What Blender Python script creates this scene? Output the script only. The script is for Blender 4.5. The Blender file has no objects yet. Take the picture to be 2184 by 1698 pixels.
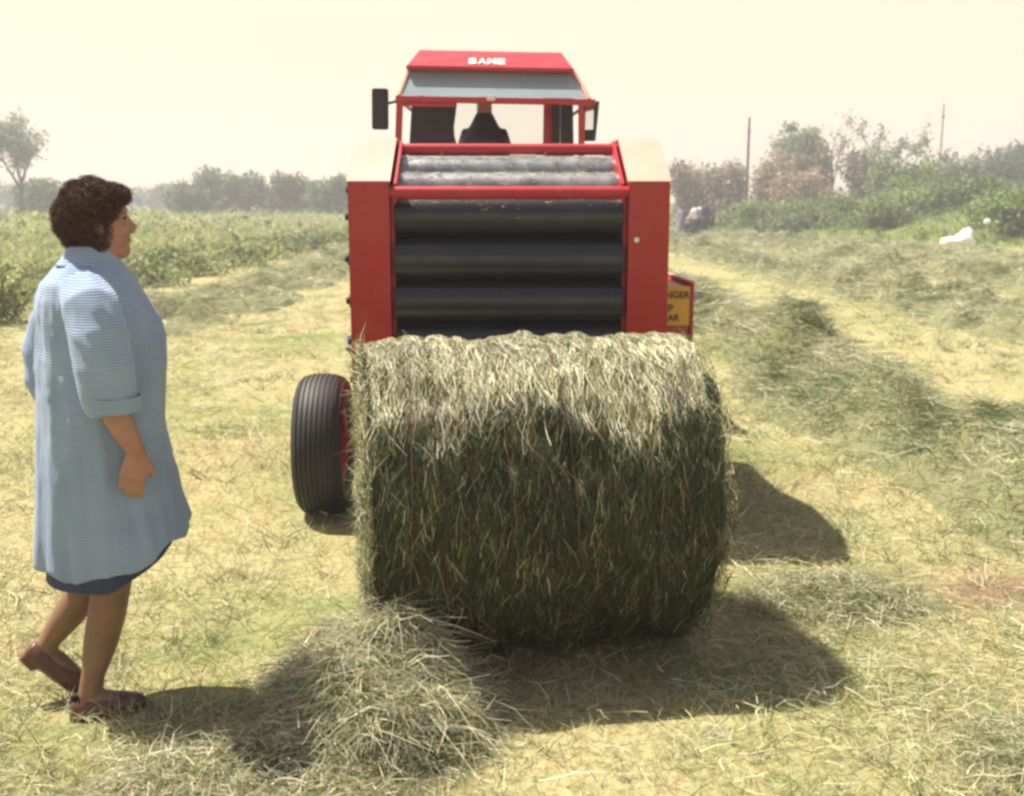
import bpy, bmesh, math, random
import numpy as np
from mathutils import Vector, Matrix

random.seed(7)
rng = np.random.default_rng(7)
R = math.radians
SC = bpy.context.scene
COL = SC.collection

# ------------------------------------------------------------------ camera, sky, sun, exposure
cam_d = bpy.data.cameras.new('camera')
cam = bpy.data.objects.new('camera', cam_d)
COL.objects.link(cam)
cam.location = (0, 0, 1.58)
cam.rotation_euler = (R(80.0), 0, 0)
cam_d.sensor_fit = 'HORIZONTAL'
cam_d.sensor_width = 36.0
cam_d.lens = 36.0 * 2300 / 2184
cam_d.clip_start = 0.05
cam_d.clip_end = 3000
cam_d.dof.use_dof = True
cam_d.dof.focus_distance = 3.5
cam_d.dof.aperture_fstop = 5.0
SC.camera = cam

SUN_DIR = Vector((-0.47, 0.22, 1.0)).normalized()          # towards the sun
SUN_EL = math.asin(SUN_DIR.z)
world = bpy.data.worlds.new('World')
SC.world = world
world.use_nodes = True
wn, wl = world.node_tree.nodes, world.node_tree.links
wn.clear()
w_out = wn.new('ShaderNodeOutputWorld')
w_bg = wn.new('ShaderNodeBackground')
w_sky = wn.new('ShaderNodeTexSky')
w_sky.sky_type = 'NISHITA'
w_sky.sun_disc = False
w_sky.sun_elevation = SUN_EL
w_sky.sun_rotation = math.atan2(SUN_DIR.x, SUN_DIR.y)
w_sky.dust_density = 3.0
w_sky.air_density = 1.0
w_mix = wn.new('ShaderNodeMix')
w_mix.data_type = 'RGBA'
# milky haze lies over the lower sky all the way round and thins out overhead; band kept low to cut the fill light
w_tc = wn.new('ShaderNodeTexCoord')
w_sep = wn.new('ShaderNodeSeparateXYZ')
wl.new(w_tc.outputs['Generated'], w_sep.inputs[0])
w_mr = wn.new('ShaderNodeMapRange')
w_mr.interpolation_type = 'SMOOTHSTEP'
w_mr.inputs['From Min'].default_value = 0.17
w_mr.inputs['From Max'].default_value = 0.45
w_mr.inputs['To Min'].default_value = 0.97
w_mr.inputs['To Max'].default_value = 0.12
wl.new(w_sep.outputs['Z'], w_mr.inputs['Value'])
wl.new(w_mr.outputs['Result'], w_mix.inputs['Factor'])
wl.new(w_sky.outputs[0], w_mix.inputs['A'])
w_mix.inputs['B'].default_value = (11.2, 9.45, 6.9, 1)
wl.new(w_mix.outputs['Result'], w_bg.inputs['Color'])
w_bg.inputs['Strength'].default_value = 0.05
wl.new(w_bg.outputs[0], w_out.inputs['Surface'])

sun_d = bpy.data.lights.new('sun', 'SUN')
sun_d.energy = 5.0
sun_d.angle = R(0.6)
sun_d.color = (1.0, 0.93, 0.80)
sun = bpy.data.objects.new('sun', sun_d)
COL.objects.link(sun)
sun.rotation_euler = (-SUN_DIR).to_track_quat('-Z', 'Y').to_euler()
sun.location = (-6, 3, 12)

SC.view_settings.view_transform = 'Standard'
SC.view_settings.look = 'None'
SC.view_settings.gamma = 1.0
SC.view_settings.use_curve_mapping = False
SC.view_settings.exposure = 1.05
SC.render.engine = 'CYCLES'
SC.cycles.filter_width = 2.8                               # soft consumer lens
SC.cycles.max_bounces = 6
SC.cycles.diffuse_bounces = 3
SC.cycles.transparent_max_bounces = 8
SC.cycles.caustics_reflective = False
SC.cycles.caustics_refractive = False


# ------------------------------------------------------------------ noise
_LAT = rng.random((256, 256))


def vnoise(x, y):
    x = np.asarray(x, float); y = np.asarray(y, float)
    xi = np.floor(x).astype(int); yi = np.floor(y).astype(int)
    fx = x - xi; fy = y - yi
    fx = fx * fx * (3 - 2 * fx); fy = fy * fy * (3 - 2 * fy)
    a = _LAT[xi % 256, yi % 256]; b = _LAT[(xi + 1) % 256, yi % 256]
    c = _LAT[xi % 256, (yi + 1) % 256]; d = _LAT[(xi + 1) % 256, (yi + 1) % 256]
    return (a * (1 - fx) + b * fx) * (1 - fy) + (c * (1 - fx) + d * fx) * fy


def fbm(x, y, o=3):
    s = 0; a = 0.5; t = 0
    for k in range(o):
        s = s + a * vnoise(x * 2 ** k + 17.3 * k, y * 2 ** k + 9.1 * k); t += a; a *= 0.5
    return s / t


def smooth(t):
    t = np.clip(t, 0, 1)
    return t * t * (3 - 2 * t)


def edge_left(y):
    return -7.0 + 0.7 * (vnoise(y * 0.25, 3.3) - 0.5)


def edge_right(y):
    y = np.asarray(y, float)
    return np.where(y < 66, 19.5 - (y - 40) * 0.25, 13.0) + 0.9 * (vnoise(y * 0.2, 8.8) - 0.5)


def ground_z(x, y):
    x = np.asarray(x, float); y = np.asarray(y, float)
    near = np.clip(1.4 - y / 30, 0.25, 1)
    z = (0.05 * (fbm(x * 0.9 + 40, y * 0.9 + 40) - 0.5) + 0.035 * (vnoise(x * 2.6 + 7, y * 2.6 + 3) - 0.5)) * near
    L = edge_left(y) - x
    z = z + 0.62 * smooth(L / 9) + 0.16 * smooth(L / 1.5) * (fbm(x * 0.8, y * 0.8) - 0.3)
    Rr = x - edge_right(y)
    z = z + 1.35 * smooth(Rr / 8) * smooth((y - 4) / 16) + 0.3 * smooth(Rr / 2) * (fbm(x * 0.5, y * 0.5 + 31) - 0.3)
    z = z + 0.4 * smooth((y - 70) / 14)
    # ground is flat where machines, bale and feet stand
    flat = np.exp(-((x / 2.2) ** 4 + ((y - 6) / 5.5) ** 4))
    return z * (1 - 0.75 * flat)


def bare_soil(x, y):
    """scuffed patch of bare earth at the right"""
    d = ((x - 2.05) / 0.75) ** 2 + ((y - 4.35) / 0.30) ** 2
    return 1.1 * np.clip(1.1 - d, 0, 1) * np.clip(fbm(x * 4 + 3, y * 4 + 1, 3) * 3.5 - 1.1, 0, 1)


# ------------------------------------------------------------------ materials
def newmat(name):
    m = bpy.data.materials.new(name)
    m.use_nodes = True
    nt = m.node_tree
    return m, nt, nt.nodes, nt.links, nt.nodes['Principled BSDF']


def setp(b, **k):
    names = {'rough': 'Roughness', 'metal': 'Metallic', 'spec': 'Specular IOR Level', 'coat': 'Coat Weight',
             'coatr': 'Coat Roughness', 'sheen': 'Sheen Weight', 'sss': 'Subsurface Weight'}
    for a, v in k.items():
        b.inputs[names[a]].default_value = v


def noise_node(nt, scale, detail=4, coord='Object', rough=0.6):
    tc = nt.nodes.new('ShaderNodeTexCoord')
    n = nt.nodes.new('ShaderNodeTexNoise')
    n.inputs['Scale'].default_value = scale
    n.inputs['Detail'].default_value = detail
    n.inputs['Roughness'].default_value = rough
    nt.links.new(tc.outputs[coord], n.inputs['Vector'])
    return n, tc


def ramp(nt, fac, stops):
    r = nt.nodes.new('ShaderNodeValToRGB')
    e = r.color_ramp.elements
    while len(e) < len(stops):
        e.new(0.5)
    for i, (p, c) in enumerate(stops):
        e[i].position = p
        e[i].color = (*c, 1)
    nt.links.new(fac, r.inputs[0])
    return r


def mat_plain(name, c, c2=None, scale=8, rough=0.5, metal=0.0, spec=0.5, bump=0.0, bscale=60, lo=0.35, hi=0.7, **kw):
    m, nt, N, L, b = newmat(name)
    c2 = c2 or tuple(v * 0.75 for v in c)
    n, tc = noise_node(nt, scale)
    r = ramp(nt, n.outputs['Fac'], [(lo, c2), (hi, c)])
    L.new(r.outputs[0], b.inputs['Base Color'])
    setp(b, rough=rough, metal=metal, spec=spec, **kw)
    if bump:
        n2, _ = noise_node(nt, bscale, 3)
        bp = N.new('ShaderNodeBump')
        bp.inputs['Strength'].default_value = bump
        bp.inputs['Distance'].default_value = 0.01
        L.new(n2.outputs['Fac'], bp.inputs['Height'])
        L.new(bp.outputs[0], b.inputs['Normal'])
    return m


def mat_attr(name, trans=0.3, rough=0.6, spec=0.25):
    """colour from the per-blade attribute, part of the light passing through the blade"""
    m, nt, N, L, b = newmat(name)
    at_ = N.new('ShaderNodeAttribute')
    at_.attribute_name = 'Col'
    L.new(at_.outputs['Color'], b.inputs['Base Color'])
    setp(b, rough=rough, spec=spec)
    tr = N.new('ShaderNodeBsdfTranslucent')
    L.new(at_.outputs['Color'], tr.inputs['Color'])
    mx = N.new('ShaderNodeMixShader')
    mx.inputs[0].default_value = trans
    L.new(b.outputs[0], mx.inputs[1]); L.new(tr.outputs[0], mx.inputs[2])
    L.new(mx.outputs[0], N['Material Output'].inputs['Surface'])
    return m


M = {}
M['hay'] = mat_attr('hay', 0.28, 0.5, 0.35)
M['leaf'] = mat_attr('leaf', 0.35, 0.6, 0.2)
M['packed'] = mat_attr('packed_hay', 0.1, 0.9, 0.05)
M['hair'] = mat_attr('hair', 0.0, 0.75, 0.15)


def mat_ground():
    m, nt, N, L, b = newmat('stubble_soil')
    n1, tc = noise_node(nt, 0.55, 5)
    n2, _ = noise_node(nt, 26, 6, rough=0.8)
    r1 = ramp(nt, n1.outputs['Fac'], [(0.34, (0.20, 0.235, 0.09)), (0.48, (0.34, 0.31, 0.155)), (0.68, (0.43, 0.365, 0.21))])
    r2 = ramp(nt, n2.outputs['Fac'], [(0.34, (0.42, 0.40, 0.30)), (0.5, (0.92, 0.92, 0.9)), (0.68, (1.25, 1.22, 1.15))])
    mx = N.new('ShaderNodeMix'); mx.data_type = 'RGBA'; mx.blend_type = 'MULTIPLY'
    mx.inputs['Factor'].default_value = 1
    L.new(r1.outputs[0], mx.inputs['A']); L.new(r2.outputs[0], mx.inputs['B'])
    # meadow green outside the mown field (vertex colour channel = cover mask)
    at_ = N.new('ShaderNodeAttribute'); at_.attribute_name = 'Col'
    mg = N.new('ShaderNodeMix'); mg.data_type = 'RGBA'
    sc_ = N.new('ShaderNodeSeparateColor')
    L.new(at_.outputs['Color'], sc_.inputs[0])
    ms = N.new('ShaderNodeMix'); ms.data_type = 'RGBA'
    L.new(sc_.outputs[1], ms.inputs['Factor'])
    L.new(mx.outputs['Result'], ms.inputs['A'])
    rs = ramp(nt, n2.outputs['Fac'], [(0.35, (0.13, 0.09, 0.06)), (0.65, (0.27, 0.19, 0.12))])
    L.new(rs.outputs[0], ms.inputs['B'])
    L.new(sc_.outputs[0], mg.inputs['Factor'])
    L.new(ms.outputs['Result'], mg.inputs['A'])
    r3 = ramp(nt, n2.outputs['Fac'], [(0.3, (0.07, 0.09, 0.03)), (0.7, (0.22, 0.25, 0.08))])
    L.new(r3.outputs[0], mg.inputs['B'])
    L.new(mg.outputs['Result'], b.inputs['Base Color'])
    setp(b, rough=0.95, spec=0.1)
    bp = N.new('ShaderNodeBump'); bp.inputs['Strength'].default_value = 0.6; bp.inputs['Distance'].default_value = 0.02
    L.new(n2.outputs['Fac'], bp.inputs['Height']); L.new(bp.outputs[0], b.inputs['Normal'])
    return m


M['ground'] = mat_ground()
M['red'] = mat_plain('red_paint', (0.43, 0.015, 0.024), (0.36, 0.013, 0.020), 3, rough=0.42, spec=0.5, bump=0.04, bscale=25)
def wear(m, dust, lo, hi, amt):
    nt = m.node_tree; b = nt.nodes['Principled BSDF']
    src = b.inputs['Base Color'].links[0].from_socket
    n, _ = noise_node(nt, 7, 8, rough=0.72)
    r = ramp(nt, n.outputs['Fac'], [(lo, (0, 0, 0)), (hi, (amt, amt, amt))])
    mx = nt.nodes.new('ShaderNodeMix'); mx.data_type = 'RGBA'
    nt.links.new(r.outputs[0], mx.inputs['Factor']); nt.links.new(src, mx.inputs['A'])
    mx.inputs['B'].default_value = (*dust, 1)
    nt.links.new(mx.outputs['Result'], b.inputs['Base Color'])


wear(M['red'], (0.30, 0.17, 0.11), 0.50, 0.85, 0.4)
M['orange_red'] = mat_plain('orange_red_paint', (0.62, 0.06, 0.02), (0.42, 0.04, 0.02), 9, rough=0.5)
M['pale_pink'] = mat_plain('sun_glare_pink_paint', (0.60, 0.36, 0.29), (0.53, 0.30, 0.24), 2.5, rough=0.5)  # sun glare on red paint put into a pale pink base
M['steel'] = mat_plain('dark_steel', (0.022, 0.026, 0.038), (0.012, 0.013, 0.018), 5, rough=0.34, metal=0.3, spec=0.7, bump=0.02, bscale=40)
wear(M['steel'], (0.10, 0.085, 0.06), 0.55, 0.85, 0.3)
M['light_steel'] = mat_plain('light_steel', (0.42, 0.42, 0.42), (0.16, 0.17, 0.19), 9, rough=0.38, metal=0.6, spec=0.6)
M['black'] = mat_plain('black_plastic', (0.016, 0.015, 0.014), (0.009, 0.009, 0.009), 6, rough=0.6)
M['inner'] = mat_plain('chamber_shade_dark', (0.03, 0.03, 0.03), (0.015, 0.014, 0.013), 6, rough=0.8)  # dark fill standing in for shade inside the chamber
M['rubber'] = mat_plain('tyre_rubber', (0.010, 0.0095, 0.0095), (0.020, 0.017, 0.015), 7, rough=0.62, bump=0.1, bscale=80)
M['white'] = mat_plain('white_paint', (0.8, 0.79, 0.75), (0.7, 0.69, 0.66), 5, rough=0.5)
M['yellow'] = mat_plain('yellow_sign', (0.68, 0.40, 0.03), (0.60, 0.34, 0.03), 9, rough=0.5)
M['ink'] = mat_plain('black_ink', (0.03, 0.025, 0.02), (0.04, 0.03, 0.02), 30, rough=0.6)
M['twine'] = mat_plain('red_twine', (0.15, 0.05, 0.035), (0.10, 0.045, 0.03), 40, rough=0.8)
M['bark'] = mat_plain('bark', (0.13, 0.10, 0.075), (0.06, 0.048, 0.038), 4, rough=0.9, bump=0.5, bscale=12)
M['pole'] = mat_plain('weathered_pole', (0.11, 0.085, 0.07), (0.06, 0.05, 0.045), 3, rough=0.9)
M['mirror'] = mat_plain('mirror_glass', (0.75, 0.77, 0.78), (0.7, 0.72, 0.73), 1, rough=0.05, metal=1.0)
M['skin'] = mat_plain('skin', (0.40, 0.225, 0.165), (0.34, 0.17, 0.12), 14, rough=0.5, spec=0.35)
M['stocking'] = mat_plain('tan_stocking', (0.24, 0.135, 0.08), (0.20, 0.11, 0.065), 20, rough=0.55)
M['shoe'] = mat_plain('brown_leather', (0.125, 0.045, 0.026), (0.08, 0.03, 0.018), 15, rough=0.4)
M['navy'] = mat_plain('navy_cloth', (0.045, 0.065, 0.14), (0.03, 0.04, 0.09), 12, rough=0.9)
M['lips'] = mat_plain('lips', (0.40, 0.12, 0.09), (0.36, 0.1, 0.08), 20, rough=0.45)
M['eye'] = mat_plain('eye', (0.03, 0.022, 0.018), (0.02, 0.015, 0.012), 20, rough=0.2)
M['sheet'] = mat_plain('white_sheet', (0.82, 0.81, 0.78), (0.72, 0.71, 0.68), 3, rough=0.7)


def mat_coat():
    m, nt, N, L, b = newmat('blue_checked_cotton')
    tc = N.new('ShaderNodeTexCoord')
    nz = N.new('ShaderNodeTexNoise'); nz.inputs['Scale'].default_value = 6; nz.inputs['Detail'].default_value = 2
    L.new(tc.outputs['Object'], nz.inputs['Vector'])
    def wave(axis, scale):
        w = N.new('ShaderNodeTexWave'); w.wave_type = 'BANDS'; w.bands_direction = axis; w.wave_profile = 'SIN'
        w.inputs['Scale'].default_value = scale
        w.inputs['Distortion'].default_value = 2.4
        w.inputs['Detail'].default_value = 1
        w.inputs['Detail Scale'].default_value = 0.6
        L.new(tc.outputs['Object'], w.inputs['Vector'])
        return w
    w1 = wave('Z', 42); w2 = wave('X', 42)
    mm = N.new('ShaderNodeMath'); mm.operation = 'MULTIPLY_ADD'
    L.new(w2.outputs['Fac'], mm.inputs[0]); mm.inputs[1].default_value = 0.55; L.new(w1.outputs['Fac'], mm.inputs[2])
    r = ramp(nt, mm.outputs[0], [(0.1, (0.135, 0.215, 0.375)), (0.75, (0.225, 0.325, 0.51)), (1.0, (0.37, 0.46, 0.62))])
    r2 = ramp(nt, nz.outputs['Fac'], [(0.3, (0.85, 0.86, 0.9)), (0.7, (1.08, 1.06, 1.04))])
    mx = N.new('ShaderNodeMix'); mx.data_type = 'RGBA'; mx.blend_type = 'MULTIPLY'; mx.inputs['Factor'].default_value = 1
    L.new(r.outputs[0], mx.inputs['A']); L.new(r2.outputs[0], mx.inputs['B'])
    L.new(mx.outputs['Result'], b.inputs['Base Color'])
    setp(b, rough=0.9, spec=0.15, sheen=0.25)
    bp = N.new('ShaderNodeBump'); bp.inputs['Strength'].default_value = 0.35; bp.inputs['Distance'].default_value = 0.004
    L.new(w1.outputs['Fac'], bp.inputs['Height']); L.new(bp.outputs[0], b.inputs['Normal'])
    return m


M['coat'] = mat_coat()


def mat_glass():
    m, nt, N, L, b = newmat('tinted_glass')
    n, tc = noise_node(nt, 1.6)
    r = ramp(nt, n.outputs['Fac'], [(0.3, (0.27, 0.335, 0.385)), (0.7, (0.35, 0.42, 0.47))])
    L.new(r.outputs[0], b.inputs['Base Color'])
    setp(b, rough=0.22, spec=0.6)
    tr = N.new('ShaderNodeBsdfTransparent'); tr.inputs['Color'].default_value = (0.5, 0.56, 0.58, 1)
    mx = N.new('ShaderNodeMixShader'); mx.inputs[0].default_value = 0.18
    L.new(b.outputs[0], mx.inputs[1]); L.new(tr.outputs[0], mx.inputs[2])
    L.new(mx.outputs[0], N['Material Output'].inputs['Surface'])
    return m


M['glass'] = mat_glass()


def mat_clear():
    m, nt, N, L, b = newmat('clear_glass')
    setp(b, rough=0.05, spec=0.5)
    b.inputs['Base Color'].default_value = (0.8, 0.8, 0.8, 1)
    tr = N.new('ShaderNodeBsdfTransparent'); tr.inputs['Color'].default_value = (0.95, 0.96, 0.95, 1)
    mx = N.new('ShaderNodeMixShader'); mx.inputs[0].default_value = 0.96
    L.new(b.outputs[0], mx.inputs[1]); L.new(tr.outputs[0], mx.inputs[2])
    L.new(mx.outputs[0], N['Material Output'].inputs['Surface'])
    return m


M['clear'] = mat_clear()


# ------------------------------------------------------------------ object helpers
def tag(o, label=None, cat=None, group=None, kind=None):
    if label: o['label'] = label
    if cat: o['category'] = cat
    if group: o['group'] = group
    if kind: o['kind'] = kind
    return o


def empty(name, loc=(0, 0, 0), rz=0, label=None, cat=None, group=None):
    o = bpy.data.objects.new(name, None)
    COL.objects.link(o)
    o.location = loc
    o.rotation_euler = (0, 0, rz)
    o.empty_display_size = 0.2
    return tag(o, label, cat, group)


def link(name, me, mat, parent=None):
    o = bpy.data.objects.new(name, me)
    COL.objects.link(o)
    if mat is not None:
        for mm in (mat if isinstance(mat, (list, tuple)) else [mat]):
            me.materials.append(mm)
    if parent is not None:
        o.parent = parent
    return o


def bm_obj(name, bm, mat, parent=None, flat=False, angle=40):
    bmesh.ops.recalc_face_normals(bm, faces=bm.faces[:])
    me = bpy.data.meshes.new(name)
    bm.to_mesh(me)
    bm.free()
    if not flat:
        for p in me.polygons: p.use_smooth = True
        try:
            me.set_sharp_from_angle(angle=R(angle))
        except Exception:
            pass
    return link(name, me, mat, parent)


def quads_mesh(name, V, Q, C=None, smooth_=False):
    """V (n,3), Q (m,4), C (n,3) per-vertex colour"""
    me = bpy.data.meshes.new(name)
    n, m = len(V), len(Q)
    me.vertices.add(n)
    me.vertices.foreach_set('co', np.ascontiguousarray(V, np.float32).ravel())
    me.loops.add(m * 4)
    me.loops.foreach_set('vertex_index', np.ascontiguousarray(Q, np.int32).ravel())
    me.polygons.add(m)
    me.polygons.foreach_set('loop_start', np.arange(m, dtype=np.int32) * 4)
    me.polygons.foreach_set('use_smooth', np.full(m, smooth_, dtype=bool))
    me.update(calc_edges=True)
    if C is not None:
        a = me.color_attributes.new('Col', 'FLOAT_COLOR', 'POINT')
        c4 = np.ones((n, 4), np.float32)
        c4[:, :3] = C
        a.data.foreach_set('color', c4.ravel())
    return me


def merge(parts):
    Vs, Qs, Cs, o = [], [], [], 0
    for V, Q, C in parts:
        Vs.append(V); Qs.append(Q + o); Cs.append(C); o += len(V)
    return np.concatenate(Vs), np.concatenate(Qs), np.concatenate(Cs)


def ribbons(P, side, W, C, taper=0.25):
    """P (N,K,3) centre lines, side (N,3) width direction, W (N,), C (N,3)"""
    N_, K = P.shape[:2]
    t = np.linspace(0, 1, K)
    w = (W[:, None] * 0.5) * (1 - (1 - taper) * t[None] ** 1.5)
    off = side[:, None, :] * w[:, :, None]
    V = np.stack([P - off, P + off], axis=2).reshape(-1, 3)
    base = (np.arange(N_) * K * 2)[:, None] + (np.arange(K - 1) * 2)[None]
    Q = np.stack([base, base + 1, base + 3, base + 2], axis=2).reshape(-1, 4)
    return V, Q, np.repeat(C, K * 2, axis=0)


def unit(v):
    return v / np.maximum(np.linalg.norm(v, axis=-1, keepdims=True), 1e-9)


def blades(P0, D, bend, L, W, C, K=4, taper=0.25, curl=0.0):
    t = np.linspace(0, 1, K)[None, :, None]
    P = P0[:, None] + D[:, None] * L[:, None, None] * t + bend[:, None] * L[:, None, None] * t * t
    if curl:
        u = unit(np.cross(D, rng.normal(size=D.shape)))[:, None]
        ph = rng.uniform(0, 6.28, (len(D), 1, 1)); fr = rng.uniform(2.0, 5.5, (len(D), 1, 1))
        P = P + u * (L * curl)[:, None, None] * (np.sin(fr * t + ph) - np.sin(ph))
    side = unit(np.cross(D + 0.3 * rng.normal(size=D.shape), rng.normal(size=D.shape)))
    return ribbons(P, side, W, C, taper)


def leaf_quads(Cn, S, C, flat=0.0):
    n = len(Cn)
    a = unit(rng.normal(size=(n, 3)))
    b = rng.normal(size=(n, 3))
    if flat:
        a[:, 2] *= (1 - flat); b[:, 2] *= (1 - flat)
        a = unit(a)
    b = unit(b - a * np.sum(a * b, 1, keepdims=True))
    a = a * S[:, None] * 0.5; b = b * S[:, None] * 0.36
    V = np.stack([Cn - a, Cn + b - 0.1 * a, Cn + a, Cn - b - 0.1 * a], axis=1).reshape(-1, 3)
    Q = np.arange(n * 4).reshape(-1, 4)
    return V, Q, np.repeat(C, 4, axis=0)


def pick(pal, wts, n, var=0.18):
    pal = np.array(pal, float)
    i = rng.choice(len(pal), n, p=np.array(wts) / np.sum(wts))
    return np.clip(pal[i] * (1 + var * rng.normal(size=(n, 1))) * (1 + 0.05 * rng.normal(size=(n, 3))), 0.005, 0.85)


def add_box(bm, x0, x1, y0, y1, z0, z1, bevel=0.0):
    r = bmesh.ops.create_cube(bm, size=1)
    vs = r['verts']
    for v in vs:
        v.co = Vector(((x0 + x1) / 2 + v.co.x * (x1 - x0), (y0 + y1) / 2 + v.co.y * (y1 - y0), (z0 + z1) / 2 + v.co.z * (z1 - z0)))
    if bevel:
        es = list({e for v in vs for e in v.link_edges})
        bmesh.ops.bevel(bm, geom=es, offset=bevel, segments=2, affect='EDGES', profile=0.6)


def box(name, dims, mat, parent=None, bevel=0.006):
    bm = bmesh.new()
    add_box(bm, *dims, bevel=bevel)
    return bm_obj(name, bm, mat, parent)


def loft(bm, rings, cap=True):
    """rings: list of lists of Vectors, same length"""
    vr = [[bm.verts.new(p) for p in r] for r in rings]
    n = len(vr[0])
    for a, b in zip(vr, vr[1:]):
        for i in range(n):
            bm.faces.new((a[i], a[(i + 1) % n], b[(i + 1) % n], b[i]))
    if cap:
        bm.faces.new(vr[0][::-1]); bm.faces.new(vr[-1])
    return vr


def ring(c, u, v, n=14):
    c, u, v = Vector(c), Vector(u), Vector(v)
    return [c + u * math.cos(2 * math.pi * k / n) + v * math.sin(2 * math.pi * k / n) for k in range(n)]


def tube(bm, pts, radii, n=10, flat=1.0, ref=None):
    """round (or flattened) tapering tube along a path"""
    pts = [Vector(p) for p in pts]
    if not isinstance(radii, (list, tuple)):
        radii = [radii] * len(pts)
    rings = []
    prev = None
    for i, p in enumerate(pts):
        t = (pts[min(i + 1, len(pts) - 1)] - pts[max(i - 1, 0)]).normalized()
        if prev is None:
            rf = Vector(ref) if ref else (Vector((0, 0, 1)) if abs(t.z) < 0.9 else Vector((1, 0, 0)))
        else:
            rf = prev
        u = (rf - t * rf.dot(t)).normalized()
        prev = u
        v = t.cross(u)
        rings.append(ring(p, u * radii[i], v * radii[i] * flat, n))
    loft(bm, rings)


def ball(bm, c, rx, ry, rz, n=14, m=9):
    rings = []
    for j in range(1, m):
        th = math.pi * j / m
        rings.append(ring((c[0], c[1], c[2] - rz * math.cos(th)), (rx * math.sin(th), 0, 0), (0, ry * math.sin(th), 0), n))
    loft(bm, rings)


def cyl_x(bm, x0, x1, y, z, r, n=28):
    loft(bm, [ring((x0, y, z), (0, r, 0), (0, 0, r), n), ring((x1, y, z), (0, r, 0), (0, 0, r), n)])


def prism(bm, prof, x0, x1):
    """profile in (y,z) extruded along x"""
    loft(bm, [[Vector((x0, y, z)) for y, z in prof], [Vector((x1, y, z)) for y, z in prof]])


def bev(bm, off, seg=2, ang=30):
    es = [e for e in bm.edges if len(e.link_faces) == 2 and e.calc_face_angle(0) > R(ang)]
    bmesh.ops.bevel(bm, geom=es, offset=off, segments=seg, affect='EDGES', profile=0.6)


def lathe_x(bm, prof, n=40):
    """prof: list of (x, r), revolved about the x axis; closed loop"""
    rings = []
    for k in range(n):
        a = 2 * math.pi * k / n
        rings.append([Vector((x, r * math.cos(a), r * math.sin(a))) for x, r in prof])
    vr = [[bm.verts.new(p) for p in r] for r in rings]
    m = len(prof)
    for k in range(n):
        a, b = vr[k], vr[(k + 1) % n]
        for i in range(m):
            bm.faces.new((a[i], a[(i + 1) % m], b[(i + 1) % m], b[i]))


def blob(name, bm, voxel, iters, mat, parent=None):
    """union of closed shapes into one continuous skin"""
    bmesh.ops.recalc_face_normals(bm, faces=bm.faces[:])
    me = bpy.data.meshes.new('tmp')
    bm.to_mesh(me); bm.free()
    o = bpy.data.objects.new('tmp', me)
    COL.objects.link(o)
    md = o.modifiers.new('r', 'REMESH'); md.mode = 'VOXEL'; md.voxel_size = voxel
    ms = o.modifiers.new('s', 'SMOOTH'); ms.factor = 0.5; ms.iterations = iters
    dg = bpy.context.evaluated_depsgraph_get()
    me2 = bpy.data.meshes.new_from_object(o.evaluated_get(dg))
    bpy.data.objects.remove(o); bpy.data.meshes.remove(me)
    me2.name = name
    me2.materials.clear()
    for p in me2.polygons: p.use_smooth = True
    return link(name, me2, mat, parent)


def text_mesh(name, body, size, depth, mat, parent, loc, rot, sx=1.0, bold=0.0):
    cu = bpy.data.curves.new('tmp', 'FONT')
    cu.body = body; cu.size = size; cu.extrude = depth; cu.align_x = 'LEFT'; cu.align_y = 'BOTTOM_BASELINE'
    cu.offset = bold
    o = bpy.data.objects.new('tmp', cu)
    COL.objects.link(o)
    dg = bpy.context.evaluated_depsgraph_get()
    me = bpy.data.meshes.new_from_object(o.evaluated_get(dg))
    bpy.data.objects.remove(o)
    me.materials.clear()
    for v in me.vertices: v.co.x *= sx
    o = link(name, me, mat, parent)
    o.location = loc; o.rotation_euler = rot
    return o


# ------------------------------------------------------------------ ground
def axis_steps(lims):
    out = []
    for a, b, s in lims:
        out += list(np.arange(a, b, s))
    out.append(lims[-1][1])
    return np.array(out)


gx = axis_steps([(-900, -120, 60), (-120, -30, 4), (-30, -8, 0.5), (-8, 8, 0.18), (8, 30, 0.5), (30, 120, 4), (120, 900, 60)])
gy = axis_steps([(-300, -20, 40), (-20, 1, 1.5), (1, 12, 0.16), (12, 40, 0.45), (40, 120, 1.2), (120, 300, 10), (300, 1600, 100)])
GX, GY = np.meshgrid(gx, gy, indexing='ij')
GZ = ground_z(GX, GY)
V = np.stack([GX, GY, GZ], -1).reshape(-1, 3)
ny = len(gy)
ii, jj = np.meshgrid(np.arange(len(gx) - 1), np.arange(ny - 1), indexing='ij')
b0 = (ii * ny + jj).ravel()
Q = np.stack([b0, b0 + ny, b0 + ny + 1, b0 + 1], 1)
mask = np.maximum(np.maximum(smooth((edge_left(GY) - GX) / 1.2), smooth((GX - edge_right(GY)) / 1.2)), smooth((GY - 71) / 3)).ravel()
soil_v = bare_soil(GX, GY).ravel()
ground = link('ground', quads_mesh('ground', V, Q, np.stack([mask, soil_v, mask * 0], 1), True), M['ground'])
tag(ground, kind='structure')

# hay palettes (linear base colours)
STRAW = (0.54, 0.47, 0.30); YELLOW = (0.49, 0.395, 0.185); PALE = (0.64, 0.59, 0.43); OLIVE = (0.23, 0.23, 0.09)
GREEN = (0.12, 0.16, 0.055); GREY = (0.38, 0.39, 0.245); BROWN = (0.21, 0.14, 0.075); LIME = (0.37, 0.42, 0.19); BLUEG = (0.22, 0.26, 0.155)


def flat_dirs(n, up=0.1, upv=0.1, bias=None):
    a = rng.uniform(0, 2 * math.pi, n)
    D = np.stack([np.cos(a), np.sin(a), np.abs(up + upv * rng.normal(size=n))], 1)
    return unit(D)


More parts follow.
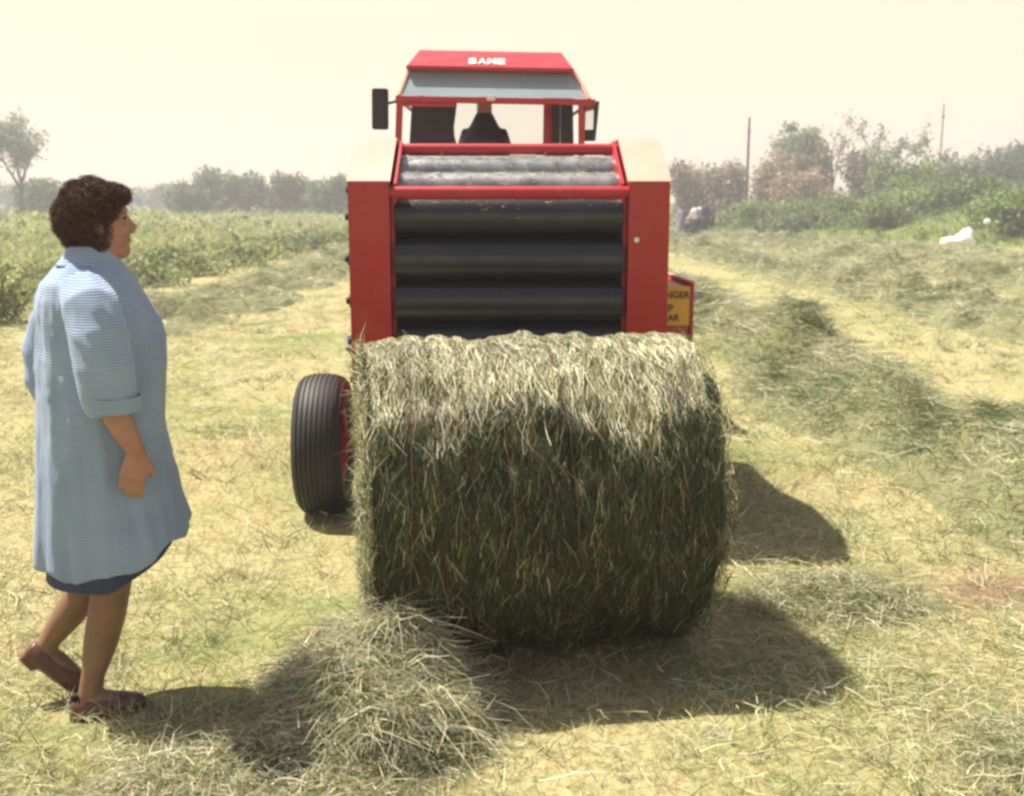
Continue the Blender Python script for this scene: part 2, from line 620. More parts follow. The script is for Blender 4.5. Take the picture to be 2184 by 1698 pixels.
def field_points(n, y0, y1, pw=1.0, spread=0.62, margin=1.6):
    """more blades near, fewer far"""
    u = rng.random(n)
    if pw == 1.0:
        y = y0 * (y1 / y0) ** u
    else:
        e = 1 - pw
        y = (y0 ** e + u * (y1 ** e - y0 ** e)) ** (1 / e)
    x = rng.uniform(-1, 1, n) * (spread * y + margin)
    return x, y


# standing stubble of the mown field
def stubble_set(n, y0, y1, pw):
    x, y = field_points(n, y0, y1, pw)
    keep = (x > edge_left(y) - 0.3) & (x < edge_right(y) + 0.3) & (rng.random(n) > 0.8 * bare_soil(x, y))
    x, y = x[keep], y[keep]; n = len(x)
    tf = rng.integers(0, n, n) // 7 * 7 % n
    own = rng.random(n) < 0.3
    x = np.where(own, x, x[tf] + 0.022 * rng.normal(size=n)); y = np.where(own, y, y[tf] + 0.022 * rng.normal(size=n))
    pt = fbm(x * 0.55 + 11, y * 0.55 + 3, 4)
    pt2 = fbm(x * 2.3 + 5, y * 2.3 + 8, 3)
    k = np.clip((pt + 0.5 * (pt2 - .5) - 0.50) * 7, 0, 1)
    dry = rng.random(n) < k
    C = np.where(dry[:, None], pick([YELLOW, STRAW, PALE, BROWN, LIME], [3.6, 4, 3.0, 0.4, 1.4], n), pick([OLIVE, GREY, STRAW, GREEN, LIME], [1.0, 3, 2.2, 0.9, 4.0], n))
    sz = np.clip(0.5 + y / 10, 0.7, 3.2)
    D = flat_dirs(n, 0.9, 0.5)
    return blades(np.stack([x, y, ground_z(x, y) - 0.004], 1), D, flat_dirs(n, -0.1, .2) * 0.5, rng.uniform(0.03, 0.095, n) * (0.55 + 0.45 * sz), rng.uniform(0.0020, 0.0048, n) * sz, C, 3)


def tuft_set(nt, per, y0, y1, pw):
    """taller leafy tufts left by the mower, each a little fan of blades"""
    x, y = field_points(nt, y0, y1, pw)
    keep = (x > edge_left(y)) & (x < edge_right(y)) & (fbm(x * 0.7 + 90, y * 0.7 + 33, 3) + 0.25 * rng.random(nt) > 0.53) & ((np.abs(x) > 1.0) | (y < 3.3) | (y > 8))
    x, y = x[keep], y[keep]; nt = len(x)
    kind = rng.random(nt)
    base = np.where((kind < 0.45)[:, None], pick([GREEN, OLIVE, BLUEG], [3, 2, 1], nt, 0.2), np.where((kind < 0.75)[:, None], pick([LIME, GREY], [2, 1], nt, 0.15), pick([PALE, STRAW], [2, 1], nt, 0.1)))
    X = np.repeat(x, per) + 0.035 * rng.normal(size=nt * per); Y = np.repeat(y, per) + 0.03 * rng.normal(size=nt * per)
    C = np.clip(np.repeat(base, per, 0) * (1 + 0.25 * rng.normal(size=(nt * per, 1))), 0.02, 0.8)
    n = nt * per
    sz = np.clip(0.6 + Y / 10, 0.8, 2.6)
    return blades(np.stack([X, Y, ground_z(X, Y) - 0.005], 1), flat_dirs(n, 0.8, 0.4), flat_dirs(n, -0.3, .1) * 0.6, rng.uniform(0.04, 0.12, n) * (0.6 + 0.4 * sz), rng.uniform(0.002, 0.0055, n) * sz, C, 3)


stubble = link('stubble', quads_mesh('stubble', *merge([stubble_set(58000, 1.7, 7, 1.2), tuft_set(4200, 13, 1.7, 16, 1.1), stubble_set(34000, 6, 45, 1.2)])), M['hay'])
tag(stubble, 'short yellow and green stubble of the mown field', 'stubble', kind='stuff')


# loose hay left lying over the stubble
def loose(n, y0, y1, pw, lmin, lmax, wk, dens):
    x, y = field_points(n, y0, y1, pw)
    cov = fbm(x * 0.8 + 70, y * 0.55 + 21, 3)
    keep = (x > edge_left(y) - 0.1) & (x < edge_right(y)) & (rng.random(n) < dens(x, y, cov))
    x, y = x[keep], y[keep]; n = len(x)
    C = pick([PALE, STRAW, GREY, OLIVE, YELLOW], [3.2, 3.0, 2.6, 0.7, 1.4], n)
    sz = np.clip(0.55 + y / 9, 0.8, 5.0)
    D = flat_dirs(n, 0.12, 0.16)
    bend = flat_dirs(n, 0.0, 0.05) * rng.uniform(0.2, 0.75, (n, 1)); bend[:, 2] -= 0.14
    z = ground_z(x, y) + 0.012 + rng.random(n) * 0.035
    return blades(np.stack([x, y, z], 1), D, bend, rng.uniform(lmin, lmax, n) * (0.7 + 0.3 * sz), rng.uniform(0.0025, 0.0065, n) * sz * wk, C, 3 if y0 > 5 else 4, 0.25, 0.12)


def dens_near(x, y, c):
    right = smooth((x - 0.9) / 0.8) * smooth((4.4 - y) / 0.8)
    left = smooth((-0.2 - x) / 0.6) * smooth((3.3 - y) / 0.6)
    return np.clip(0.06 + 1.5 * (c - 0.42) + 0.75 * right + 0.6 * left, 0.04, 1)


A = loose(80000, 1.7, 9, 1.2, 0.04, 0.16, 0.8, dens_near)
B = loose(42000, 8, 70, 1.3, 0.12, 0.34, 0.9, lambda x, y, c: np.clip(0.45 + 1.6 * (c - 0.45), 0.1, 1) * (1 - 0.85 * np.exp(-((x - 4.55) / 0.55) ** 2)) * np.where(np.abs(x + 0.2) < 2.0, 0.25, 1))
lh = link('loose_hay', quads_mesh('loose_hay', *merge([A, B])), M['hay'])
tag(lh, 'loose pale strands of cut hay scattered over the field', 'loose hay', kind='stuff')


def core_slot(me, n):
    mi = np.zeros(len(me.polygons), np.int32); mi[:n] = 1
    me.polygons.foreach_set('material_index', mi)


# ------------------------------------------------------------------ windrows
def windrow(label, xc, y0, y1, half, height, nst, seed, wob=0.35, group='hay windrows right of the baler'):
    ny_, nx_ = int(min(620, (y1 - y0) / 0.08)), 19
    ys = y0 + (y1 - y0) * np.linspace(0, 1, ny_) ** 1.6
    us = np.linspace(-1.25, 1.25, nx_)

    def cx(yv):
        return xc + wob * (fbm(yv * 0.35 + seed, yv * 0 + seed * 1.7, 2) - 0.5) * 2

    def hz(u, yv):
        xx = cx(yv) + u * half
        lump = fbm(xx * 1.1 + seed, yv * 1.0 + seed * 3, 3)
        l2 = vnoise(xx * 3.6 + seed * 2, yv * 3.6 + seed)
        ends = smooth((yv - y0) / 0.7)
        big = vnoise(xx * 1.9 + seed * 4, yv * 1.7 + seed * 1.3)
        return ends * height * np.clip(1.2 - u * u, 0, 2) ** 0.7 * (2.1 * np.clip(0.55 * lump + 0.45 * big - 0.30, 0, 1) + 0.30 * np.clip(l2 - .45, 0, 1)) - 0.025
    U, Y = np.meshgrid(us, ys, indexing='ij')
    X = cx(Y) + U * half
    Z = ground_z(X, Y) + hz(U, Y) - 0.06
    V = np.stack([X, Y, Z], -1).reshape(-1, 3)
    i2, j2 = np.meshgrid(np.arange(nx_ - 1), np.arange(ny_ - 1), indexing='ij')
    b = (i2 * ny_ + j2).ravel()
    Q = np.stack([b, b + ny_, b + ny_ + 1, b + 1], 1)
    Cc = pick([(0.21, 0.21, 0.11)], [1], len(V), 0.03)
    core = (V, Q, Cc)
    uy = rng.random(nst)
    yy = y0 * (y1 / y0) ** uy if y0 > 0.5 else y0 + (y1 - y0) * uy
    u = np.clip(rng.normal(size=nst) * 0.62, -1.7, 1.7)
    xx = cx(yy) + u * half
    z = ground_z(xx, yy) + np.maximum(hz(u, yy), 0.0) - 0.01 + rng.random(nst) * 0.03
    sz = np.clip(0.5 + yy / 9, 0.8, 5.5)
    patch = fbm(xx * 1.6 + seed * 5, yy * 1.6, 3)
    C = np.where((patch > 0.5)[:, None], pick([PALE, GREY, BLUEG, STRAW], [3.6, 3.4, 1.6, 0.8], nst), pick([GREY, BLUEG, LIME, GREEN, PALE], [3.0, 2.6, 1.0, 2.0, 2.0], nst))
    pock = vnoise(xx * 3.1 + seed * 7, yy * 2.6 + seed)
    C = np.where((pock < 0.31)[:, None], pick([GREEN, BLUEG, OLIVE], [3, 1.5, 1.5], nst) * 0.8, C)  # dark of tangled gaps put into strand colour as green pockets
    hh = np.clip(1.6 * hz(u, yy) / height, 0, 1)
    kp = rng.random(nst) < 0.34 + 1.8 * hh
    xx, yy, z, sz, C = xx[kp], yy[kp], z[kp], sz[kp], C[kp]; nst = len(xx)
    D = flat_dirs(nst, 0.45, 0.35)
    bend = flat_dirs(nst, 0, 0.05) * rng.uniform(0.3, 0.9, (nst, 1)); bend[:, 2] -= 0.35
    S = blades(np.stack([xx, yy, z], 1), D, bend, rng.uniform(0.06, 0.20, nst) * (0.6 + 0.4 * sz), rng.uniform(0.0025, 0.006, nst) * sz, C, 3, 0.25, 0.1)
    o = link('hay_windrow', quads_mesh('hay_windrow', *merge([core, S])), [M['hay'], M['packed']])
    core_slot(o.data, len(core[1]))
    return tag(o, label, 'windrow', group)


windrow('thick grey green hay windrow nearest the baler on its right', 2.80, 4.6, 62, 0.68, 0.56, 54000, 3.0)
windrow('hay windrow just beyond the bare pale wheel track', 6.7, 8.5, 62, 0.85, 0.56, 32000, 8.0)
windrow('third hay windrow from the baler, right of the wheel track', 10.4, 13, 60, 1.1, 0.58, 20000, 12.0)
windrow('hay windrow running along the foot of the bramble bank', 14.3, 22, 52, 1.3, 0.3, 8000, 17.0)
windrow('pale hay windrow left of the baler beside the unmown meadow', -4.9, 13, 62, 1.0, 0.42, 14000, 23.0, group='hay windrows left of the baler')
windrow('flattened tail of hay at the right edge beside the bale shadow', 3.35, 2.4, 4.4, 0.9, 0.16, 5000, 31.0)


# foreground heap of unbaled hay
def heap(label, cx, cy, rx, ry, h, nst, seed, name='hay_heap', pal=None, rot=0.0):
    nu, nv = 40, 40
    us = np.linspace(-1, 1, nu); vs = np.linspace(-1, 1, nv)
    ca, sa = math.cos(rot), math.sin(rot)

    def hz(u, v):
        r2 = u * u + v * v
        return h * np.clip(1 - r2, 0, 1) ** 0.55 * (0.25 + 1.3 * fbm(u * 2.4 + seed, v * 2.4 + seed, 3)) - 0.03 * (r2 > 0.98)
    U, Vv = np.meshgrid(us, vs, indexing='ij')

    def pos(u, v):
        return cx + ca * u * rx - sa * v * ry, cy + sa * u * rx + ca * v * ry
    X, Y = pos(U, Vv)
    Z = ground_z(X, Y) + hz(U, Vv) - 0.03
    V = np.stack([X, Y, Z], -1).reshape(-1, 3)
    i2, j2 = np.meshgrid(np.arange(nu - 1), np.arange(nv - 1), indexing='ij')
    b = (i2 * nv + j2).ravel()
    Q = np.stack([b, b + nv, b + nv + 1, b + 1], 1)
    core = (V, Q, pick([OLIVE, GREEN, BROWN, BLUEG], [2, 2, 1, 1.4], len(V), 0.25) * 0.6)
    a = rng.uniform(0, 2 * math.pi, nst); rr = np.sqrt(rng.random(nst)) * 1.02
    stray = rng.random(nst) < 0.16
    rr = np.where(stray, 1.0 + 0.22 * np.abs(rng.normal(size=nst)), rr)
    u, v = rr * np.cos(a), rr * np.sin(a)
    x, y = pos(u, v)
    z = ground_z(x, y) + np.maximum(hz(u, v), 0) - 0.025 + rng.random(nst) * 0.045
    C = pick([PALE, STRAW, GREY, GREEN, OLIVE, BLUEG], pal or [3.2, 2.2, 2.4, 1.0, 1.0, 1.2], nst, 0.2)
    # strands tumble outwards and down the flanks
    out = np.stack([x - cx, y - cy, np.zeros(nst)], 1)
    D = unit(flat_dirs(nst, 0.05, 0.16) + 0.05 * unit(out))
    bend = flat_dirs(nst, 0, 0.05) * rng.uniform(0.3, 1.1, (nst, 1)); bend[:, 2] -= rng.uniform(0.2, 0.7, nst)
    S = blades(np.stack([x, y, z], 1), D, bend, rng.uniform(0.03, 0.12, nst) * rng.uniform(0.6, 1.2, nst), rng.uniform(0.0016, 0.0042, nst), C, 4, 0.35, 0.30)
    o = link(name, quads_mesh(name, *merge([core, S])), [M['hay'], M['packed']])
    core_slot(o.data, len(core[1]))
    return tag(o, label, 'hay heap')


heap('tumbled heap of pale loose hay in front of the bale, lower left corner', -0.42, 3.17, 0.34, 0.40, 0.27, 23000, 4.0, rot=0.35, pal=[4.4, 1.0, 3.2, 1.0, 0.4, 1.4])
heap('low flat spread of pale hay between the woman and the heap', -0.72, 2.72, 0.44, 0.34, 0.09, 6000, 9.0, pal=[3.4, 2.4, 2.0, .6, .8, 1])
heap('low grey green tuft of hay right of the bale shadow', 1.70, 2.85, 0.42, 0.28, 0.10, 4500, 15.0, pal=[2, 1.6, 2.6, 1.2, 1.2, 1.4])
heap('low hay tuft in the lit gap between the two shadows', 1.30, 4.15, 0.40, 0.25, 0.10, 3600, 19.0, pal=[2.4, 1.6, 2.6, 1.0, 1.0, 1.4])


# ------------------------------------------------------------------ round bale
BR, BW = 0.562, 1.145
bale = empty('round_bale', (0.050, 3.83, 0.0), R(9.5), 'large round bale of green hay lying on its side behind the baler', 'bale')
TW = [-0.45, -0.36, -0.27, -0.15, 0.06, 0.33]
BZ = 0.566


def bale_r(xl, th):
    g = 0
    for t in TW:
        g = g + 0.013 * np.exp(-((xl - t) / 0.014) ** 2)
    e = np.clip((np.abs(xl) - 0.46) / 0.105, 0, 1)
    return BR + 0.055 * (fbm(xl * 5 + 3, th * 2.2 + 7, 3) - 0.5) + 0.03 * (vnoise(xl * 16 + 1, th * 7) - 0.5) - g - 0.018 * e ** 2


nx_, nt_ = 40, 110
xs = np.linspace(-BW / 2, BW / 2, nx_); th = np.linspace(0, 2 * math.pi, nt_, endpoint=False)
Xg, Tg = np.meshgrid(xs, th, indexing='ij')
Rg = bale_r(Xg, np.minimum(Tg, 2 * math.pi - Tg) * 1.0) - 0.042
V = np.stack([Xg, -Rg * np.cos(Tg), BZ + Rg * np.sin(Tg)], -1).reshape(-1, 3)
V[:, 2] = np.maximum(V[:, 2], 0.004)
Q = []
for i in range(nx_ - 1):
    for j in range(nt_):
        Q.append((i * nt_ + j, (i + 1) * nt_ + j, (i + 1) * nt_ + (j + 1) % nt_, i * nt_ + (j + 1) % nt_))
# end discs as shrinking rings
Vl = [V]; o0 = len(V)
for sx in (-1, 1):
    prev = [((0 if sx < 0 else nx_ - 1) * nt_ + j) for j in range(nt_)]
    for k, f in enumerate((0.9, 0.6, 0.3, 0.03)):
        rr = np.array([V[p] for p in prev]) if False else None
        pts = []
        for j in range(nt_):
            r_ = Rg[0 if sx < 0 else -1, j] * f
            pts.append((sx * (BW / 2 + 0.02 * (1 - f) + 0.03 * (vnoise(j * 0.3, k * 3.1) - 0.5)), -r_ * math.cos(th[j]), max(0.004, BZ + r_ * math.sin(th[j]))))
        Vl.append(np.array(pts))
        cur = [o0 + j for j in range(nt_)]
        for j in range(nt_):
            q = (prev[j], prev[(j + 1) % nt_], cur[(j + 1) % nt_], cur[j])
            Q.append(q if sx > 0 else q[::-1])
        prev = cur; o0 += nt_
V = np.concatenate(Vl)
Cc = pick([GREEN, OLIVE, BROWN], [2, 2, 1], len(V), 0.25) * 0.3
link('packed_hay', quads_mesh('packed_hay', V, np.array(Q), Cc, True), M['packed'], bale)


def bale_wrap(n, lmin, lmax, lift, wmin, wmax, pal, wts, K=6, fuzz=0.0, skw=0.16, x0=None, t0=None):
    if x0 is None:
        x0 = rng.uniform(-BW / 2 + 0.005, BW / 2 - 0.005, n)
        t0 = rng.uniform(0, 2 * math.pi, n)
    L = rng.uniform(lmin, lmax, n)
    s = np.linspace(0, 1, K)[None]
    dirs = rng.choice([-1, 1], n)
    dth = (L / BR) * dirs
    T = t0[:, None] + dth[:, None] * s
    skew = rng.normal(size=n) * skw
    curl = rng.normal(size=n) * 0.30
    Xp = x0[:, None] + (skew * L)[:, None] * s + (curl * L)[:, None] * s * s
    Xp = np.clip(Xp, -BW / 2 - 0.03, BW / 2 + 0.03)
    rb = bale_r(Xp, np.abs((T % (2 * math.pi)) - math.pi))
    off = (0.004 - np.abs(rng.normal(size=n)) * lift * 1.9)[:, None] + (np.abs(rng.normal(size=n)) * fuzz)[:, None] * s ** 2 * L[:, None] * 3
    Rr = rb - 0.008 + off
    P = np.stack([Xp, -Rr * np.cos(T), BZ + Rr * np.sin(T)], -1)
    P[:, :, 2] = np.maximum(P[:, :, 2], 0.006)
    rad = np.stack([np.zeros(n), -np.cos(t0), np.sin(t0)], 1)
    side = unit(np.array([[1.0, 0, 0]]) * 1.0 + 0.7 * rng.normal(size=(n, 1)) * rad)
    tone = 0.55 + 0.9 * fbm(x0 * 7 + 20, t0 * 4 + 5, 3)[:, None]              # damp and dry clumps
    return ribbons(P, side, rng.uniform(wmin, wmax, n), pick(pal, wts, n, 0.22) * tone, 0.4)


DKG = (0.043, 0.068, 0.018); DKO = (0.072, 0.076, 0.024)  # dark base greens, shade of the bale front put into them
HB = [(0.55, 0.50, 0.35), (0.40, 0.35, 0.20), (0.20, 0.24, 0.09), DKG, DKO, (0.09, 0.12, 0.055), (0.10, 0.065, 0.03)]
parts = [bale_wrap(64000, 0.03, 0.10, 0.011, 0.0014, 0.0034, HB, [.35, .5, .9, 4.0, 3.6, 1.8, 1.2], K=3, skw=0.24),
         bale_wrap(700, 0.10, 0.24, 0.012, 0.002, 0.0045, HB, [3, 2, 2, 1, 1, 1, .3], fuzz=0.006, skw=0.2),
         bale_wrap(4200, 0.03, 0.10, 0.014, 0.0018, 0.004, HB, [1.0, 1.0, 1.4, 2.4, 2.4, 1, .5], K=4, fuzz=0.05, skw=0.5)]
# sunlit top put into the colour: pale strands over the crown, trailing down in streaks
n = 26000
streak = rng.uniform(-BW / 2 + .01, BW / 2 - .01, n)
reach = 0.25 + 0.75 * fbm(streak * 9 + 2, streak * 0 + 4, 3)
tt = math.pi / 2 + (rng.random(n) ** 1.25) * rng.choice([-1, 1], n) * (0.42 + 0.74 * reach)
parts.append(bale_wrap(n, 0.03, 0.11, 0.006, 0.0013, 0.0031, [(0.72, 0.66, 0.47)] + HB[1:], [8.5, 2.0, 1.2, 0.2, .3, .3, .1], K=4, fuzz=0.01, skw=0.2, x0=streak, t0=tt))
# the two ends: short stalk ends and curls, paler strands painting in the sunlit end
for sx in (-1, 1):
    n = 7000
    rr = BR * np.sqrt(rng.random(n)) * 1.0; t0 = rng.uniform(0, 2 * math.pi, n)
    P0 = np.stack([np.full(n, sx * (BW / 2 + 0.006)) + sx * 0.02 * rng.random(n), -rr * np.cos(t0), np.maximum(BZ + rr * np.sin(t0), 0.008)], 1)
    tan = np.stack([sx * (0.12 + 0.2 * rng.random(n)), np.sin(t0), np.cos(t0)], 1) + 0.45 * rng.normal(size=(n, 3)) * np.array([[0.5, 1, 1]])
    bend = 0.4 * rng.normal(size=(n, 3)); bend[:, 0] -= sx * 0.25
    bend[:, 2] -= 0.2
    Vv, Qv, Cv = blades(P0, unit(tan), bend, rng.uniform(0.025, 0.07, n), rng.uniform(0.0018, 0.0042, n), pick(HB, [2.6, 2.4, 2, 1.2, 2.0, 1.0, .5], n, 0.22), 4)
    Vv[:, 2] = np.maximum(Vv[:, 2], 0.004)
    parts.append((Vv, Qv, Cv))
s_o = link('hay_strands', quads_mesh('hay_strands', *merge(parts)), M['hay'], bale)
tag(s_o, kind='stuff')
for t in TW:
    bm = bmesh.new()
    pts = []
    m = 120
    for k in range(m + 1):
        a = 2 * math.pi * k / m
        xx = t + 0.01 * math.sin(a * 2 + t * 30) + 0.008 * (vnoise(a * 3, t * 40) - 0.5)
        r_ = float(bale_r(np.array([t + 0.03]), np.array([abs(a - math.pi)]))[0]) - 0.010 + 0.012 * (float(vnoise(a * 5.0, t * 31)) - 0.5)
        pts.append((xx, -r_ * math.cos(a), max(0.005, BZ + r_ * math.sin(a))))
    tube(bm, pts, 0.0014, 5)
    bm_obj('twine', bm, M['twine'], bale)


# ------------------------------------------------------------------ wheels
def implement_wheel(parent, x, y, rad, width, side):
    w = empty('wheel'); w.parent = parent; w.location = (x, y, rad - 0.012)
    bm = bmesh.new()
    hw = width / 2
    prof = [(-hw * 0.72, rad * 0.56), (-hw * 0.97, rad * 0.70), (-hw, rad * 0.80), (-hw * 0.95, rad * 0.90)]
    ribs = 9
    ww = hw * 0.90
    for k in range(ribs):
        xa = -ww + 2 * ww * k / ribs; xb = -ww + 2 * ww * (k + 1) / ribs
        c = lambda q: rad * (1 - 0.055 * (q / hw) ** 2 - 0.05 * abs(q / hw) ** 6)
        g = (xb - xa)
        prof += [(xa + g * 0.12, c(xa)), (xa + g * 0.80, c(xb)), (xa + g * 0.84, c(xb) - 0.007), (xa + g * 1.05, c(xb) - 0.007)]
    prof += [(hw * 0.95, rad * 0.90), (hw, rad * 0.80), (hw * 0.97, rad * 0.70), (hw * 0.72, rad * 0.56)]
    lathe_x(bm, prof, 56)
    bm_obj('tyre', bm, M['rubber'], w, angle=50)
    bm = bmesh.new()
    lathe_x(bm, [(-hw * 0.75, rad * 0.58), (hw * 0.75, rad * 0.58), (hw * 0.70, rad * 0.50), (hw * 0.2, rad * 0.46), (hw * 0.15, 0.05), (-hw * 0.15, 0.05), (-hw * 0.2, rad * 0.46), (-hw * 0.7, rad * 0.50)], 32)
    cyl_x(bm, -hw * 0.5, hw * 0.5, 0, 0, 0.06, 16)
    bm_obj('rim', bm, M['orange_red'], w)
    return w


def lug_wheel(parent, x, y, rad, width):
    w = empty('wheel'); w.parent = parent; w.location = (x, y, rad - 0.015)
    hw = width / 2
    bm = bmesh.new()
    lathe_x(bm, [(-hw * 0.7, rad * 0.60), (-hw, rad * 0.76), (-hw * 0.92, rad * 0.90), (-hw * 0.5, rad * 0.945), (hw * 0.5, rad * 0.945), (hw * 0.92, rad * 0.90), (hw, rad * 0.76), (hw * 0.7, rad * 0.60)], 44)
    nl = 20
    for k in range(nl * 2):
        sgn = 1 if k % 2 else -1
        a0 = 2 * math.pi * k / (nl * 2)
        pr = []
        for (u, da) in ((0.02, 0.0), (0.95, 0.20)):
            for r_ in (rad * 0.93, rad * (1.0 - 0.03 * u)):
                for d2 in (-0.05, 0.05):
                    a = a0 + da + d2
                    pr.append(Vector((sgn * hw * u, r_ * math.cos(a), r_ * math.sin(a))))
        vs = [bm.verts.new(p) for p in pr]
        for f in ((0, 1, 3, 2), (4, 6, 7, 5), (0, 4, 5, 1), (2, 3, 7, 6), (0, 2, 6, 4), (1, 5, 7, 3)):
            bm.faces.new([vs[i] for i in f])
    bm_obj('tyre', bm, M['rubber'], w, angle=35)
    bm = bmesh.new()
    lathe_x(bm, [(-hw * 0.72, rad * 0.615), (hw * 0.72, rad * 0.615), (hw * 0.6, rad * 0.55), (hw * 0.1, rad * 0.45), (hw * 0.1, 0.06), (-hw * 0.1, 0.06), (-hw * 0.1, rad * 0.45), (-hw * 0.6, rad * 0.55)], 32)
    bm_obj('rim', bm, M['white'], w)
    return w


# ------------------------------------------------------------------ round baler
baler = empty('round_baler', (-0.012, 5.0, 0), R(1.3), 'red round baler with dark steel rollers, closed tailgate facing the bale', 'baler')
PROF = [(0.0, 0.86), (0.0, 1.69), (0.42, 1.905), (0.95, 1.905), (1.28, 1.70), (1.45, 1.25), (1.40, 0.80), (1.1, 0.50), (0.5, 0.46), (0.18, 0.60)]
for sx in (-1, 1):
    bm = bmesh.new()
    prism(bm, PROF, sx * 0.548, sx * 0.735)
    bev(bm, 0.012)
    bm_obj('side_panel', bm, M['red'], baler)
    # thin plate over the sloping shoulder, sun glare put into its pale colour
    bm = bmesh.new()
    d = Vector((0.42, 0.215)).normalized(); nrm = Vector((-d.y, d.x))
    p0 = Vector((0.006, 1.693)); p1 = Vector((0.42, 1.905)); p2 = Vector((0.95, 1.905)); p3 = Vector((1.27, 1.706))
    prism(bm, [(p0.x + nrm.x * .001, p0.y + nrm.y * .001), (p1.x, p1.y + .002), (p2.x, p2.y + .002), (p3.x, p3.y), (p3.x + .006, p3.y + .008), (p2.x + .003, p2.y + .012), (p1.x - .003, p1.y + .012), (p0.x + nrm.x * .009, p0.y + nrm.y * .009)], sx * 0.542, sx * 0.740)
    bm_obj('shoulder_glare_plate', bm, M['pale_pink'], baler)
    # inner side plate of the bale chamber
    bm = bmesh.new()
    prism(bm, [(0.06, 0.9), (0.06, 1.62), (0.45, 1.84), (0.95, 1.84), (1.2, 1.65), (1.36, 1.25), (1.32, 0.82), (1.05, 0.56), (0.5, 0.52), (0.2, 0.65)], sx * 0.530, sx * 0.545)
    bm_obj('chamber_plate', bm, M['red'], baler)
ROLL = [(0.135, 1.540, 0.093), (0.10, 1.345, 0.093), (0.10, 1.148, 0.093), (0.12, 0.952, 0.093), (0.17, 0.762, 0.093), (0.30, 0.60, 0.1), (0.215, 1.665, 0.078), (0.405, 1.742, 0.078), (0.62, 1.76, 0.08), (0.84, 1.74, 0.08), (1.05, 1.62, 0.09)]
for (ry, rz, rr) in ROLL:
    bm = bmesh.new()
    cyl_x(bm, -0.527, 0.527, ry, rz, rr, 36)
    top = rz > 1.6
    o = bm_obj('roller', bm, M['light_steel'] if top else M['steel'], baler)  # upper rollers take the lighter steel
    bm = bmesh.new()
    cyl_x(bm, -0.752, -0.736, ry + (0.02 if ry < 0.2 else 0.0), rz, 0.034, 14)
    cyl_x(bm, -0.768, -0.752, ry + (0.02 if ry < 0.2 else 0.0), rz, 0.018, 10)
    bm_obj('bearing_housing', bm, M['black'], o)
    if rz > 1.5 and ry < 0.5:
        nn = 420  # pale chaff on the roller tops, partly standing in for sun glint
        aa = R(90) + rng.normal(size=nn) * 0.55
        cp_ = np.stack([rng.uniform(-0.50, 0.50, nn), ry + (rr + 0.002) * np.cos(aa), rz + (rr + 0.002) * np.sin(aa)], 1)
        dd_ = unit(np.stack([rng.normal(size=nn), 0.5 * rng.normal(size=nn), 0.1 * rng.normal(size=nn)], 1))
        ch = link('chaff', quads_mesh('chaff', *blades(cp_, dd_, 0.1 * rng.normal(size=(nn, 3)), rng.uniform(0.01, 0.05, nn), rng.uniform(0.002, 0.005, nn), pick([PALE, STRAW, GREY], [3, 2, 1], nn), 3)), M['hay'], o)
        tag(ch, kind='stuff')
bm = bmesh.new()
prism(bm, [(0.25, 0.75), (0.25, 1.5), (0.55, 1.62), (0.95, 1.62), (1.2, 1.25), (1.1, 0.7), (0.6, 0.6)], -0.525, 0.525)
bm_obj('chamber_shade_block', bm, M['inner'], baler)  # solid dark block added so the roller gaps read as shade
for (yy, zz, r_) in ((0.035, 1.648, 0.030), (0.47, 1.865, 0.028)):
    bm = bmesh.new()
    cyl_x(bm, -0.546, 0.546, yy, zz, r_, 16)
    bm_obj('cross_bar', bm, M['red'], baler)
box('sky_gap_plate', (0.01, 0.14, 0.415, 0.425, 1.815, 1.838), M['white'], baler, 0.002)  # white plate stands in for sky showing through the gap
# pivot arms beside the top bar
for sx in (-1, 1):
    bm = bmesh.new()
    prism(bm, [(0.01, 1.60), (0.03, 1.69), (0.44, 1.90), (0.50, 1.86), (0.10, 1.62)], sx * 0.515, sx * 0.529)
    bm_obj('edge_strip', bm, M['red'], baler)
bm = bmesh.new(); cyl_x(bm, 0.0, 0.012, 0, 0, 0.012, 12)
o = bm_obj('rivet', bm, M['white'], baler); o.location = (0.585, -0.008, 1.435); o.rotation_euler = (0, 0, R(90))
# side guard with danger sign
g0, g1, gy0, gy1, gz0, gz1 = 0.742, 0.972, 0.60, 1.85, 0.74, 1.192
guard = box('side_guard', (g0, g1 - .02, gy0, gy1, gz0, gz1 - .03), M['red'], baler, 0.004)
box('outer_rail', (g1 - .0185, g1, gy0 - .012, gy1, gz0 - .02, gz1 + 0.004), M['red'], guard, 0.003)
box('rail_cap', (g1 - .022, g1 + .004, gy0 - .01, gy1, gz1 + 0.005, gz1 + 0.012), M['pale_pink'], guard, 0.002)
box('guard_top', (g0 + .004, g1 - .024, gy0 + .004, gy1 - .01, gz1 - .028, gz1 - .018), M['pale_pink'], guard, 0.002)  # pale top has the sun glare painted in
sgn = box('warning_sign', (g0 + .004, g1 - .021, gy0 - .010, gy0 - .003, 0.975, gz1 - .012), M['yellow'], guard, 0.001)
for body, tx, tz, size, sxx in (('DANGER', g0 + 0.008, 1.118, 0.050, 0.98), ('KEEP', g0 + 0.025, 1.052, 0.045, 1.0), ('CLEAR', g0 + 0.022, 1.000, 0.045, 0.98)):
    text_mesh('lettering', body, size, 0.0006, M['ink'], sgn, (tx, gy0 - .0115, tz), (R(90), 0, 0), sxx, 0.0012)
